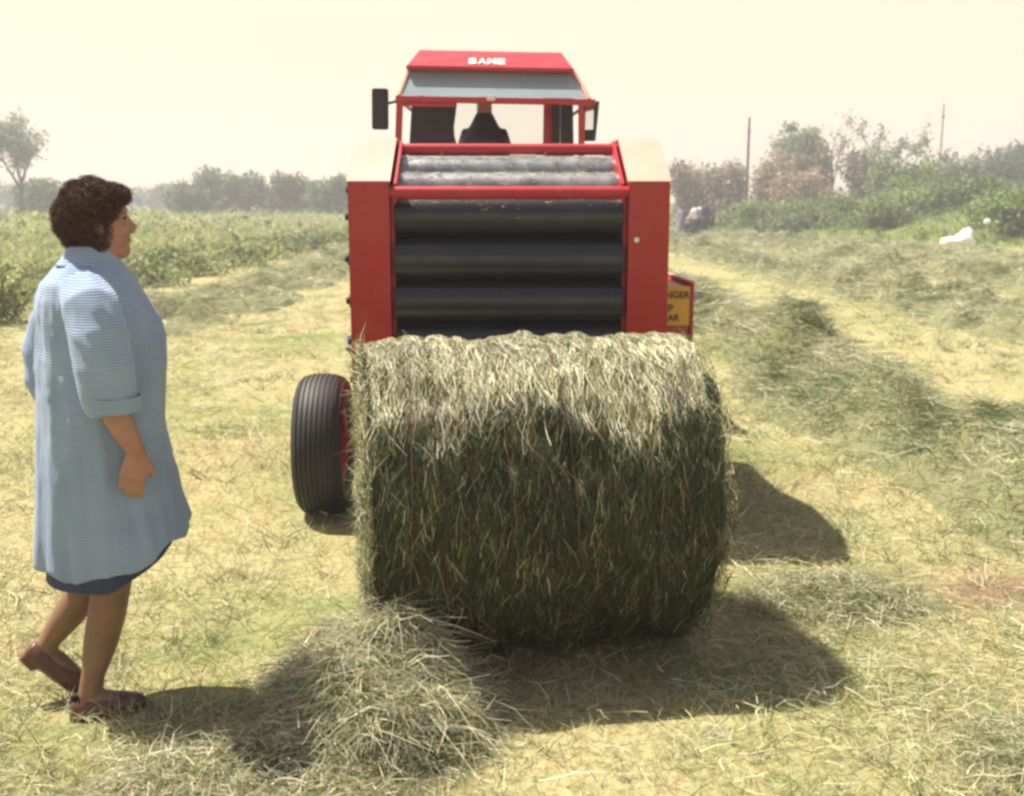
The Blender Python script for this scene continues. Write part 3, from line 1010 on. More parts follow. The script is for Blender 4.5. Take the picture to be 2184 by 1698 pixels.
# running gear and front half
bm = bmesh.new(); cyl_x(bm, -0.95, 0.95, 0.56, 0.36, 0.045, 14)
bm_obj('axle', bm, M['orange_red'], baler)
for sx in (-1, 1):
    bm = bmesh.new()
    prism(bm, [(0.44, 0.30), (0.44, 0.80), (0.56, 0.86), (0.70, 0.80), (0.70, 0.30)], sx * 0.742, sx * 0.785)
    bev(bm, 0.006)
    bm_obj('axle_bracket', bm, M['orange_red'], baler)
    implement_wheel(baler, sx * 0.958, 0.55, 0.372, 0.25, sx)
bm = bmesh.new()
prism(bm, [(1.42, 0.75), (1.46, 1.3), (1.30, 1.66), (1.75, 1.45), (1.95, 0.9), (1.8, 0.5), (1.4, 0.45)], -0.72, 0.72)
bev(bm, 0.02)
bm_obj('front_housing', bm, M['red'], baler)
bm = bmesh.new()
tube(bm, [(0.0, 1.9, 0.55), (0.0, 3.0, 0.52)], 0.06, 8)
tube(bm, [(-0.45, 1.7, 0.5), (0, 2.6, 0.5)], 0.045, 8)
tube(bm, [(0.45, 1.7, 0.5), (0, 2.6, 0.5)], 0.045, 8)
bm_obj('drawbar', bm, M['red'], baler)
# small hose hooked on the left bracket
bm = bmesh.new()
tube(bm, [(-0.76, 0.30, 0.86), (-0.79, 0.28, 0.90), (-0.80, 0.34, 0.94), (-0.76, 0.42, 0.95)], 0.012, 8)
bm_obj('hydraulic_hose', bm, M['light_steel'], baler)

# ------------------------------------------------------------------ tractor
tr = empty('tractor', (-0.172, 8.0, 0), R(0.0), 'red cab tractor with white letters on its roof, in front of the baler', 'tractor')
tr.rotation_euler = (0, R(0.9), R(1.0))


def frustum(bm, b, t):
    """b, t: (x0,x1,y0,y1,z) rectangles"""
    q = lambda r: [Vector((r[0], r[2], r[4])), Vector((r[1], r[2], r[4])), Vector((r[1], r[3], r[4])), Vector((r[0], r[3], r[4]))]
    loft(bm, [q(b), q(t)])


bm = bmesh.new()
frustum(bm, (-0.625, 0.575, 0.10, 1.52, 2.585), (-0.56, 0.51, 0.48, 1.40, 2.745))
bev(bm, 0.012)
roof = bm_obj('roof', bm, M['red'], tr)
box('roof_lip', (-0.632, 0.582, 0.088, 1.53, 2.558, 2.584), M['red'], roof, 0.006)
sl = math.atan2(0.16, 0.38)
for i, ch in enumerate('SAME'):
    lt = text_mesh('roof_letter', ch, 0.20, 0.002, M['white'], roof, (-0.185 + i * 0.070, 0.10 + 0.05 * math.cos(sl) - 0.006 * math.sin(sl), 2.587 + 0.05 * math.sin(sl) + 0.004), (sl, 0, 0), 1.0, 0.006)
    xs_ = [v.co.x for v in lt.data.vertices]
    for v in lt.data.vertices: v.co.x = (v.co.x - min(xs_)) * 0.061 / (max(xs_) - min(xs_))
# sloping tinted upper window
bm = bmesh.new()
loft(bm, [[Vector(p) for p in ((-0.655, 0.0, 2.365), (0.665, 0.0, 2.365), (0.665, 0.012, 2.365), (-0.655, 0.012, 2.365))],
          [Vector(p) for p in ((-0.605, 0.16, 2.556), (0.56, 0.16, 2.556), (0.56, 0.172, 2.556), (-0.605, 0.172, 2.556))]])
bm_obj('upper_window', bm, M['glass'], tr)
for pa, pb in (((-0.675, 0.0, 2.36), (-0.615, 0.165, 2.57)), ((0.69, 0.0, 2.36), (0.585, 0.165, 2.57))):
    bm = bmesh.new(); tube(bm, [pa, pb], 0.016, 8)
    bm_obj('window_frame', bm, M['pale_pink'], tr)
box('cab_bar', (-0.70, 0.735, -0.025, 0.03, 2.318, 2.360), M['red'], tr, 0.008)
box('number_lamp', (-0.045, 0.015, -0.045, -0.027, 2.335, 2.372), M['white'], tr, 0.004)
box('bar_flange', (-0.64, -0.26, -0.005, 0.02, 2.290, 2.3165), M['red'], tr, 0.003)
# posts
for (a, b, r_) in (((-0.67, 0.0, 2.318), (-0.695, 0.0, 1.65), 0.032), ((0.635, 0.0, 2.318), (0.655, 0.0, 1.65), 0.030), ((-0.60, 1.40, 2.57), (-0.64, 1.45, 1.65), 0.03), ((0.56, 1.40, 2.57), (0.60, 1.45, 1.65), 0.03)):
    bm = bmesh.new(); tube(bm, [a, b], r_, 4, ref=(1, 1, 0)); bev(bm, 0.005)
    bm_obj('cab_post', bm, M['red'], tr)
for sx, xa, xb in ((-1, -0.69, -0.61), (1, 0.70, 0.585)):
    bm = bmesh.new(); tube(bm, [(xa, 0.02, 2.345), (xb, 0.3, 2.57)], 0.012, 6); tube(bm, [(xa, 0.02, 2.34), (sx * 0.62, 1.42, 2.33)], 0.014, 6)
    bm_obj('side_rail', bm, M['red'], tr)
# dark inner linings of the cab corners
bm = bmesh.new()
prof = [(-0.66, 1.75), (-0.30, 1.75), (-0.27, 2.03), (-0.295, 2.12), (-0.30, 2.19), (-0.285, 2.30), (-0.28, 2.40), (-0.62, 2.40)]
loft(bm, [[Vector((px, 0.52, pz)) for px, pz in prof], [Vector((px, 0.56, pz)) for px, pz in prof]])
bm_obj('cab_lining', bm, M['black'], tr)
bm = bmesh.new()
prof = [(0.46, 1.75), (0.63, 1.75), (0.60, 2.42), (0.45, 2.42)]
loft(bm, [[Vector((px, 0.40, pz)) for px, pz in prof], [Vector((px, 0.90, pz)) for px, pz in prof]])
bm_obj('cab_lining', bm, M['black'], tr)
box('door_pillar', (0.385, 0.455, 0.44, 0.50, 1.75, 2.45), M['red'], tr, 0.005)
bm = bmesh.new(); tube(bm, [(0.505, 0.385, 2.42), (0.515, 0.385, 1.9)], 0.005, 6)
bm_obj('door_seal', bm, M['light_steel'], tr)
box('cab_wall', (-0.69, 0.66, -0.02, 0.03, 1.15, 1.66), M['red'], tr, 0.01)
box('cab_floor', (-0.66, 0.63, 0.03, 1.45, 1.10, 1.16), M['black'], tr, 0.01)
bm = bmesh.new(); loft(bm, [[Vector(p) for p in ((-0.57, 1.46, 1.55), (0.55, 1.46, 1.55), (0.55, 1.466, 1.55), (-0.57, 1.466, 1.55))], [Vector(p) for p in ((-0.54, 1.41, 2.55), (0.52, 1.41, 2.55), (0.52, 1.416, 2.55), (-0.54, 1.416, 2.55))]])
bm_obj('windscreen', bm, M['clear'], tr)
# mirrors
mr = box('mirror', (-0.875, -0.755, 0.02, 0.07, 2.125, 2.415), M['black'], tr, 0.02)
bm = bmesh.new(); tube(bm, [(-0.80, 0.05, 2.30), (-0.72, 0.12, 2.33), (-0.66, 0.2, 2.33)], 0.010, 6)
bm_obj('mirror_arm', bm, M['black'], mr)
bm = bmesh.new()
prof = [(-0.055, -0.14), (0.03, -0.14), (0.055, 0.14), (-0.055, 0.14)]
loft(bm, [[Vector((a, 0, b)) for a, b in prof], [Vector((a, 0.03, b)) for a, b in prof]]); bev(bm, 0.006)
m2 = bm_obj('mirror', bm, M['black'], tr); m2.location = (0.712, 0.10, 2.215); m2.rotation_euler = (0, 0, R(-38))
bm = bmesh.new(); add_box(bm, -0.04, 0.03, -0.006, -0.002, -0.06, 0.115)
bm_obj('mirror_glass', bm, M['mirror'], m2)
bm = bmesh.new(); tube(bm, [(0, 0.03, 0.12), (-0.06, 0.06, 0.12)], 0.009, 6)
bm_obj('mirror_arm', bm, M['black'], m2)
# body, fenders, bonnet, wheels
box('gearbox', (-0.25, 0.25, 0.0, 2.2, 0.55, 1.12), M['black'], tr, 0.04)
bm = bmesh.new()
prism(bm, [(1.5, 1.0), (1.5, 1.62), (2.9, 1.48), (3.25, 1.35), (3.28, 0.85), (1.9, 0.8)], -0.31, 0.31); bev(bm, 0.04)
bm_obj('bonnet', bm, M['red'], tr)
bm = bmesh.new(); tube(bm, [(0.22, 2.2, 1.5), (0.22, 2.2, 2.0), (0.22, 2.22, 2.05)], 0.035, 10)
bm_obj('exhaust', bm, M['black'], tr)
for sx in (-1, 1):
    bm = bmesh.new()
    pr = []
    for k in range(9):
        a = R(20 + 130 * k / 8); pr.append((0.55 - 0.80 * math.cos(a), 0.72 + 0.80 * math.sin(a)))
    inn = [(0.55 + (y_ - 0.55) * 0.96, 0.72 + (z_ - 0.72) * 0.96) for y_, z_ in pr][::-1]
    prism(bm, pr + inn, sx * 0.52, sx * 0.92)
    bm_obj('fender', bm, M['red'], tr)
    lug_wheel(tr, sx * 0.76, 0.55, 0.74, 0.36)
    lug_wheel(tr, sx * 0.70, 2.85, 0.46, 0.24)
bm = bmesh.new(); add_box(bm, -0.22, 0.24, 0.50, 0.95, 1.50, 1.60, 0.03); add_box(bm, -0.22, 0.24, 0.40, 0.47, 1.60, 1.90, 0.03)
bm_obj('seat', bm, M['black'], tr)
bm = bmesh.new()
for k in range(24):
    pass
tube(bm, [(0.01 + 0.2 * math.cos(2 * math.pi * k / 20), 1.15 + 0.06 * math.sin(2 * math.pi * k / 20), 1.86 + 0.19 * math.sin(2 * math.pi * k / 20)) for k in range(21)], 0.012, 6)
tube(bm, [(0.01, 1.15, 1.86), (0.01, 1.45, 1.55)], 0.02, 8)
bm_obj('steering_wheel', bm, M['black'], tr)

# ------------------------------------------------------------------ driver
drv = empty('person', (-0.215, 8.62, 1.245), R(90), 'driver in dark clothes seen from behind through the tractor rear window', 'person')
bm = bmesh.new()           # local: +x forward, +y left
tube(bm, [(-0.02, 0, 0.42), (0.0, 0, 0.65), (0.02, 0, 0.88), (0.02, 0, 0.99)], [0.13, 0.13, 0.12, 0.06], 14, 1.0)
for s in (-1, 1):
    tube(bm, [(0.02, s * 0.10, 0.92), (0.06, s * 0.155, 0.78), (0.16, s * 0.19, 0.64), (0.36, s * 0.16, 0.66), (0.46, s * 0.13, 0.70)], [0.065, 0.055, 0.045, 0.036, 0.03], 10)
    ball(bm, (0.49, s * 0.13, 0.71), 0.045, 0.04, 0.035)
    tube(bm, [(0.0, s * 0.09, 0.42), (0.25, s * 0.11, 0.43), (0.45, s * 0.12, 0.40), (0.50, s * 0.12, 0.15), (0.50, s * 0.12, 0.06)], [0.09, 0.085, 0.065, 0.05, 0.045], 10)
    tube(bm, [(0.46, s * 0.12, 0.04), (0.66, s * 0.12, 0.035)], [0.045, 0.035], 8)
tube(bm, [(0.02, 0, 0.96), (0.04, 0, 1.16)], [0.065, 0.06], 12)
ball(bm, (0.06, 0, 1.30), 0.095, 0.075, 0.12)
ball(bm, (0.155, 0, 1.285), 0.022, 0.014, 0.02)
for s in (-1, 1): ball(bm, (0.05, s * 0.078, 1.29), 0.02, 0.01, 0.03)
blob('body', bm, 0.016, 4, M['skin'], drv)
bm = bmesh.new()
tube(bm, [(-0.02, 0, 0.37), (0.0, 0, 0.65), (0.02, 0, 0.84), (0.02, 0, 0.98), (0.03, 0, 1.06)], [0.165, 0.175, 0.19, 0.105, 0.066], 16)
for s in (-1, 1):
    tube(bm, [(0.02, s * 0.10, 0.92), (0.06, s * 0.155, 0.78), (0.16, s * 0.19, 0.64), (0.30, s * 0.175, 0.65)], [0.08, 0.07, 0.06, 0.052], 10)
blob('jacket', bm, 0.016, 5, M['black'], drv)
bm = bmesh.new()
for s in (-1, 1):
    tube(bm, [(-0.03, s * 0.09, 0.41), (0.25, s * 0.11, 0.435), (0.45, s * 0.12, 0.40), (0.50, s * 0.12, 0.12)], [0.105, 0.1, 0.08, 0.065], 10)
blob('trousers', bm, 0.016, 4, M['navy'], drv)
bm = bmesh.new()
ball(bm, (0.045, 0, 1.335), 0.105, 0.085, 0.10)
blob('hair', bm, 0.014, 2, M['shoe'], drv)


# ------------------------------------------------------------------ woman
YAW = R(18)
wom = empty('person', (-1.292, 3.27, 0.0), YAW, 'brown haired woman in a blue checked coat walking towards the bale', 'person')


def turn_head(verts):
    """the head looks a little away, towards the machine"""
    for v in verts:
        k = min(1.0, max(0.0, (v.co.z - 1.38) / 0.06)) * R(15)
        if k and abs(v.co.y) < 0.15:
            dx, dy = v.co.x - 0.02, v.co.y
            v.co.x = 0.02 + dx * math.cos(k) - dy * math.sin(k)
            v.co.y = dx * math.sin(k) + dy * math.cos(k)


bm = bmesh.new()
# trunk under the coat
rg = [(0.62, 0.01, 0.10, 0.15), (0.80, 0.01, 0.14, 0.17), (0.92, 0.01, 0.145, 0.175), (1.05, 0.015, 0.14, 0.16), (1.20, 0.02, 0.145, 0.165), (1.33, 0.0, 0.10, 0.15), (1.39, 0.005, 0.06, 0.07), (1.44, 0.02, 0.052, 0.055), (1.50, 0.035, 0.052, 0.053)]
loft(bm, [ring((ca, 0, z), (ra, 0, 0), (0, rb, 0), 20) for z, ca, ra, rb in rg])
# head
ball(bm, (0.040, 0, 1.555), 0.094, 0.074, 0.093, 20, 14)
ball(bm, (0.075, 0, 1.505), 0.062, 0.058, 0.075, 18, 12)
ball(bm, (0.108, 0, 1.452), 0.034, 0.034, 0.026, 14, 9)           # chin
ball(bm, (0.072, 0, 1.452), 0.055, 0.050, 0.030, 14, 9)           # jaw
ball(bm, (0.055, 0, 1.425), 0.045, 0.042, 0.030, 14, 9)           # under chin
ball(bm, (0.123, 0, 1.573), 0.014, 0.046, 0.012, 14, 9)           # brow
tube(bm, [(0.126, 0, 1.565), (0.141, 0, 1.537), (0.158, 0, 1.517)], [0.009, 0.011, 0.0135], 10)
ball(bm, (0.146, 0, 1.511), 0.014, 0.017, 0.009, 12, 8)
ball(bm, (0.130, 0, 1.489), 0.013, 0.022, 0.006, 12, 8)
ball(bm, (0.129, 0, 1.476), 0.012, 0.019, 0.007, 12, 8)
for s in (-1, 1):
    ball(bm, (0.103, s * 0.040, 1.517), 0.030, 0.024, 0.024, 12, 8)   # cheek
    ball(bm, (0.034, s * 0.075, 1.527), 0.020, 0.010, 0.030, 12, 8)   # ear
# near arm, hand
tube(bm, [(0.02, -0.16, 1.33), (0.05, -0.245, 1.20), (0.062, -0.262, 1.08), (0.078, -0.265, 1.00), (0.098, -0.262, 0.945), (0.128, -0.258, 0.880)], [0.065, 0.055, 0.047, 0.043, 0.037, 0.026], 14)
HW = Vector((0.128, -0.258, 0.880))


def hand(bm, wrist, down, fwd, out, curl=0.5, s=1.0):
    """wrist point, direction of the hand, thumb side, back-of-hand side"""
    w, d, f, o = Vector(wrist), Vector(down).normalized(), Vector(fwd).normalized(), Vector(out).normalized()
    rings = []
    for t, wd, th_ in ((-0.01, 0.023, 0.019), (0.02, 0.033, 0.017), (0.05, 0.040, 0.016), (0.080, 0.039, 0.013)):
        rings.append(ring(w + d * t * s, f * wd * s, o * th_ * s, 12))
    loft(bm, rings)
    for i, (off, ln) in enumerate(((0.0295, 0.068), (0.0098, 0.078), (-0.0098, 0.073), (-0.0285, 0.057))):
        base = w + d * 0.070 * s + f * off * s
        c = curl * (0.8 + 0.15 * i)
        p1 = base + (d * math.cos(c * 0.5) - o * math.sin(c * 0.5)) * ln * 0.5 * s
        p2 = p1 + (d * math.cos(c * 1.3) - o * math.sin(c * 1.3)) * ln * 0.32 * s
        p3 = p2 + (d * math.cos(c * 2.0) - o * math.sin(c * 2.0)) * ln * 0.26 * s
        tube(bm, [base, p1, p2, p3], [0.0092 * s, 0.0084 * s, 0.0078 * s, 0.0062 * s], 8)
    tb = w + d * 0.020 * s + f * 0.022 * s
    t1 = tb + (d * 0.7 + f * 0.75).normalized() * 0.034 * s - o * 0.006
    t2 = t1 + (d * 0.93 + f * 0.35).normalized() * 0.030 * s - o * 0.006
    tube(bm, [tb, t1, t2], [0.014 * s, 0.0115 * s, 0.0085 * s], 8)


hand(bm, HW, (-0.22, -0.02, -1.0), (0.95, 0.1, -0.2), (0.05, -1, 0.02), 0.45, 1.02)
# far arm
tube(bm, [(0.0, 0.16, 1.33), (-0.10, 0.25, 1.20), (-0.145, 0.27, 1.08), (-0.10, 0.255, 0.98), (-0.03, 0.245, 0.90)], [0.065, 0.055, 0.047, 0.04, 0.027], 14)
hand(bm, (-0.03, 0.245, 0.90), (0.45, 0, -0.9), (0.85, -0.1, 0.4), (0, 1, 0), 0.5, 1.0)
# near leg carries the weight
tube(bm, [(0.005, -0.09, 0.86), (0.02, -0.088, 0.65), (0.032, -0.083, 0.47), (0.006, -0.082, 0.34), (-0.02, -0.082, 0.24), (-0.048, -0.082, 0.14), (-0.065, -0.082, 0.07)], [0.098, 0.085, 0.060, 0.058, 0.052, 0.036, 0.034], 16)
tube(bm, [(-0.085, -0.082, 0.045), (-0.03, -0.085, 0.055), (0.03, -0.090, 0.04), (0.085, -0.093, 0.025)], [0.034, 0.036, 0.032, 0.022], 12)
# far leg pushes off behind
tube(bm, [(0.0, 0.09, 0.86), (0.03, 0.088, 0.64), (0.025, 0.085, 0.46), (-0.07, 0.087, 0.355), (-0.125, 0.088, 0.28), (-0.175, 0.09, 0.215), (-0.20, 0.09, 0.18)], [0.098, 0.085, 0.060, 0.056, 0.050, 0.036, 0.034], 16)
tube(bm, [(-0.215, 0.09, 0.175), (-0.165, 0.09, 0.125), (-0.115, 0.092, 0.065), (-0.055, 0.094, 0.030)], [0.033, 0.036, 0.034, 0.022], 12)
turn_head(bm.verts)
body = blob('body', bm, 0.006, 2, [M['skin'], M['stocking']], wom)
me = body.data
for p in me.polygons:
    if p.center.z < 0.66 and abs(p.center.y) < 0.2:
        p.material_index = 1
# eyes and lips
for s in (-1, 1):
    bm = bmesh.new(); ball(bm, (0.117, s * 0.033, 1.550), 0.009, 0.013, 0.0065, 10, 7)
    turn_head(bm.verts)
    bm_obj('eye', bm, M['eye'], body)
bm = bmesh.new(); ball(bm, (0.1395, 0, 1.483), 0.0055, 0.019, 0.0042, 12, 7)
turn_head(bm.verts)
bm_obj('lips', bm, M['lips'], body)
# shoes
for pts, rr in (([(-0.115, -0.082, 0.040), (-0.085, -0.082, 0.044), (-0.03, -0.085, 0.040), (0.03, -0.090, 0.034), (0.080, -0.093, 0.030), (0.105, -0.094, 0.026)], [0.026, 0.041, 0.042, 0.043, 0.036, 0.020]),
                ([(-0.246, 0.09, 0.190), (-0.222, 0.09, 0.165), (-0.170, 0.09, 0.110), (-0.118, 0.092, 0.055), (-0.055, 0.094, 0.032), (-0.03, 0.095, 0.028)], [0.024, 0.040, 0.041, 0.042, 0.034, 0.020])):
    bm = bmesh.new()
    tube(bm, pts, rr, 14)
    if pts[0][2] < 0.1:
        add_box(bm, -0.125, -0.055, -0.112, -0.052, 0.002, 0.03)
    else:
        tube(bm, [(-0.262, 0.09, 0.168), (-0.225, 0.09, 0.120)], [0.026, 0.028], 10)
    for v in bm.verts:
        if pts[0][2] < 0.1: v.co.z = max(v.co.z, 0.003)
    o = blob('shoe', bm, 0.006, 4, M['shoe'], wom)
    # leave the instep open: cut the upper away above the vamp
    b2 = bmesh.new(); b2.from_mesh(o.data)
    if pts[0][2] < 0.1:
        kill = [v for v in b2.verts if v.co.z > 0.066 and -0.12 < v.co.x < 0.015]
        bmesh.ops.delete(b2, geom=kill, context='VERTS')
    b2.to_mesh(o.data); b2.free()


# coat
def coat_ring(z, ca, ra, rb, fold, n=96, hem=None):
    out = []
    for k in range(n):
        a = 2 * math.pi * k / n
        f = 1 + fold * (0.5 * math.sin(a * 7 + 0.6 + 0.9 * math.sin(a * 2 + 1)) + 0.3 * math.sin(a * 13 + 2.1 + math.sin(a * 3)) + 0.4 * math.sin(a * 4 + 1.0))
        px, py = ca + ra * f * math.cos(a), rb * f * math.sin(a)
        zz = z
        if hem is not None:
            zz = hem + max(0.0, px - 0.06) * 0.46 + 0.013 * math.sin(a * 7 + 0.6 + 0.9 * math.sin(a * 2 + 1)) + 0.008 * math.sin(a * 13 + 2.1 + math.sin(a * 3)) + 0.02 * max(0, -px - 0.1)
            zz = zz + (z - 0.462) * (1 - max(0.0, px - 0.06) * 1.4)
        out.append(Vector((px, py, zz)))
    return out


bm = bmesh.new()
cr = [(1.452, 0.032, 0.060, 0.066, 0), (1.425, 0.024, 0.080, 0.088, 0), (1.395, 0.018, 0.110, 0.135, 0.0), (1.36, 0.014, 0.138, 0.178, 0.006), (1.31, 0.020, 0.158, 0.192, 0.010),
      (1.25, 0.034, 0.178, 0.196, 0.012), (1.18, 0.042, 0.188, 0.198, 0.014), (1.10, 0.040, 0.190, 0.200, 0.016), (1.00, 0.030, 0.186, 0.202, 0.016), (0.90, 0.026, 0.188, 0.206, 0.018),
      (0.80, 0.030, 0.198, 0.214, 0.020)]
rings = [coat_ring(*c) for c in cr]
rings += [coat_ring(0.70, 0.034, 0.206, 0.220, 0.026, hem=0.488), coat_ring(0.60, 0.036, 0.214, 0.226, 0.038, hem=0.488), coat_ring(0.52, 0.038, 0.224, 0.230, 0.050, hem=0.488), coat_ring(0.462, 0.040, 0.230, 0.232, 0.060, hem=0.488)]
loft(bm, rings)
# sleeves
def sleeve(bm, pts, rr):
    pts = [Vector(p) for p in pts]
    tube(bm, pts, rr, 20)


sleeve(bm, [(0.01, -0.13, 1.345), (0.028, -0.205, 1.30), (0.045, -0.242, 1.22), (0.055, -0.258, 1.13), (0.062, -0.264, 1.06), (0.068, -0.265, 1.018), (0.070, -0.265, 1.012)], [0.07, 0.082, 0.086, 0.085, 0.080, 0.074, 0.066])
sleeve(bm, [(-0.01, 0.13, 1.345), (-0.055, 0.205, 1.29), (-0.11, 0.25, 1.20), (-0.145, 0.268, 1.11), (-0.145, 0.268, 1.04), (-0.128, 0.262, 0.99), (-0.122, 0.26, 0.985)], [0.07, 0.082, 0.084, 0.082, 0.078, 0.072, 0.066])
coat = blob('coat', bm, 0.0078, 2, M['coat'], wom)
# gentle cloth creases
me = coat.data
co = np.empty(len(me.vertices) * 3); me.vertices.foreach_get('co', co); co = co.reshape(-1, 3)
no = np.empty(len(me.vertices) * 3); me.vertex_normals.foreach_get('vector', no); no = no.reshape(-1, 3)
ang = np.arctan2(co[:, 1], co[:, 0])
cre = (fbm(ang * 3.2 + 9, co[:, 2] * 2.2 + co[:, 0] * 3, 3) - 0.5) * (0.020 + 0.022 * np.clip((0.95 - co[:, 2]) / 0.5, 0, 1)) + (fbm(co[:, 2] * 11 + co[:, 0] * 9, ang * 2.2 + 5, 3) - 0.5) * 0.016 * np.clip((co[:, 2] - 0.75) / 0.3, 0.25, 1)
co += no * cre[:, None]
me.vertices.foreach_set('co', co.ravel()); me.update()
# collar, cuffs, pocket
bm = bmesh.new()
rings = []
for z, ca, ra, rb in ((1.412, 0.020, 0.097, 0.108), (1.434, 0.023, 0.084, 0.090), (1.458, 0.026, 0.072, 0.076), (1.468, 0.027, 0.066, 0.070), (1.455, 0.028, 0.060, 0.063)):
    rings.append([Vector((ca + ra * math.cos(2 * math.pi * k / 36), rb * math.sin(2 * math.pi * k / 36), z - 0.05 * max(0, math.cos(2 * math.pi * k / 36)))) for k in range(36)])
loft(bm, rings, cap=False)
bm_obj('collar', bm, M['coat'], coat)
bm = bmesh.new()
pts = [(0.066, -0.265, 1.045), (0.070, -0.265, 1.008)]
rings = []
for (c, r_) in (((0.0655, -0.2645, 1.050), 0.0805), ((0.070, -0.265, 1.006), 0.0765), ((0.070, -0.265, 1.006), 0.066)):
    rings.append(ring(c, (r_, 0, 0), (0, r_, 0), 28))
loft(bm, rings, cap=False)
bm_obj('cuff', bm, M['coat'], coat)
# pocket patched on the near side, following the cloth
from mathutils.bvhtree import BVHTree
dg_ = bpy.context.evaluated_depsgraph_get()
bvh = BVHTree.FromPolygons([v.co[:] for v in coat.data.vertices], [p.vertices[:] for p in coat.data.polygons])
bm = bmesh.new()
gv = []
for iz in range(9):
    row = []
    for ix in range(8):
        hit = bvh.ray_cast(Vector((0.105 + 0.095 * ix / 7 - 0.01 * iz / 8, -0.21 - 0.0, 0.955 - 0.125 * iz / 8)), Vector((0, 1, 0)))
        p = hit[0] if hit[0] else Vector((0.1, -0.15, 0.9))
        row.append(bm.verts.new(p + Vector((0, -0.005 if 0 < iz < 8 and 0 < ix < 7 else -0.002, 0))))
    gv.append(row)
for iz in range(8):
    for ix in range(7):
        bm.faces.new((gv[iz][ix], gv[iz][ix + 1], gv[iz + 1][ix + 1], gv[iz + 1][ix]))
bm_obj('pocket', bm, M['coat'], coat)
bm = bmesh.new()
rings = [coat_ring(z, 0.02, ra, 0.205, f) for z, ra, f in ((0.66, 0.17, 0.0), (0.54, 0.180, 0.02), (0.452, 0.188, 0.03), (0.440, 0.182, 0.03))]
for r_ in rings[2:]:
    for v in r_: v.z += max(0, v.x - 0.02) * 0.42
loft(bm, rings)
bm_obj('dress_hem', bm, M['navy'], wom)

# hair: a curly mass
hair_c = np.array([0.012, 0.0, 1.560])
bm = bmesh.new()
ball(bm, (0.032, 0, 1.585), 0.084, 0.090, 0.074, 24, 16)
ball(bm, (0.008, 0, 1.550), 0.078, 0.088, 0.088, 24, 16)
ball(bm, (0.012, 0, 1.500), 0.060, 0.078, 0.048, 20, 12)
ball(bm, (0.084, 0, 1.618), 0.054, 0.070, 0.028, 20, 12)
ball(bm, (0.022, -0.064, 1.570), 0.052, 0.028, 0.055, 16, 10)
ball(bm, (0.022, 0.064, 1.570), 0.052, 0.028, 0.055, 16, 10)
turn_head(bm.verts)
hair = blob('hair', bm, 0.007, 2, M['hair'], wom)
me = hair.data
nv = len(me.vertices)
co = np.empty(nv * 3); me.vertices.foreach_get('co', co); co = co.reshape(-1, 3)
no = np.empty(nv * 3); me.vertex_normals.foreach_get('vector', no); no = no.reshape(-1, 3)
lump = vnoise(co[:, 0] * 40 + co[:, 1] * 26, co[:, 2] * 40 - co[:, 1] * 30)
co2 = co + no * ((lump - 0.5) * 0.018)[:, None]
me.vertices.foreach_set('co', co2.ravel()); me.update()
a = me.color_attributes.new('Col', 'FLOAT_COLOR', 'POINT')
c4 = np.ones((nv, 4), np.float32); c4[:, :3] = pick([(0.055, 0.026, 0.016), (0.085, 0.04, 0.024)], [1, 1], nv, 0.15)
a.data.foreach_set('color', c4.ravel())
n = 9000
i = rng.integers(0, nv, n)
P0 = co2[i] - no[i] * 0.004
tan = unit(np.cross(no[i], rng.normal(size=(n, 3))))
K = 4
s = np.linspace(0, 1, K)[None, :, None]
ln = rng.uniform(0.016, 0.040, n)[:, None, None]
rc = rng.uniform(0.004, 0.008, n)[:, None, None]
tan2 = np.cross(no[i], tan)
ph = rng.uniform(0, 6.28, n)[:, None, None]
P = P0[:, None] + no[i][:, None] * (ln * 0.55 * np.sin(s * math.pi * 0.85) + 0.002) + tan[:, None] * ln * (s - 0.3) * 0.6 + rc * (tan2[:, None] * np.cos(s * 7 + ph) + tan[:, None] * np.sin(s * 7 + ph)) * 0.8
link('hair_curls', quads_mesh('hair_curls', *ribbons(P, unit(np.cross(tan, no[i]) + 0.5 * rng.normal(size=(n, 3))), rng.uniform(0.0010, 0.0022, n), pick([(0.05, 0.024, 0.016), (0.085, 0.04, 0.025), (0.12, 0.06, 0.036)], [2, 2, 1], n, 0.2), 0.6)), M['hair'], hair)


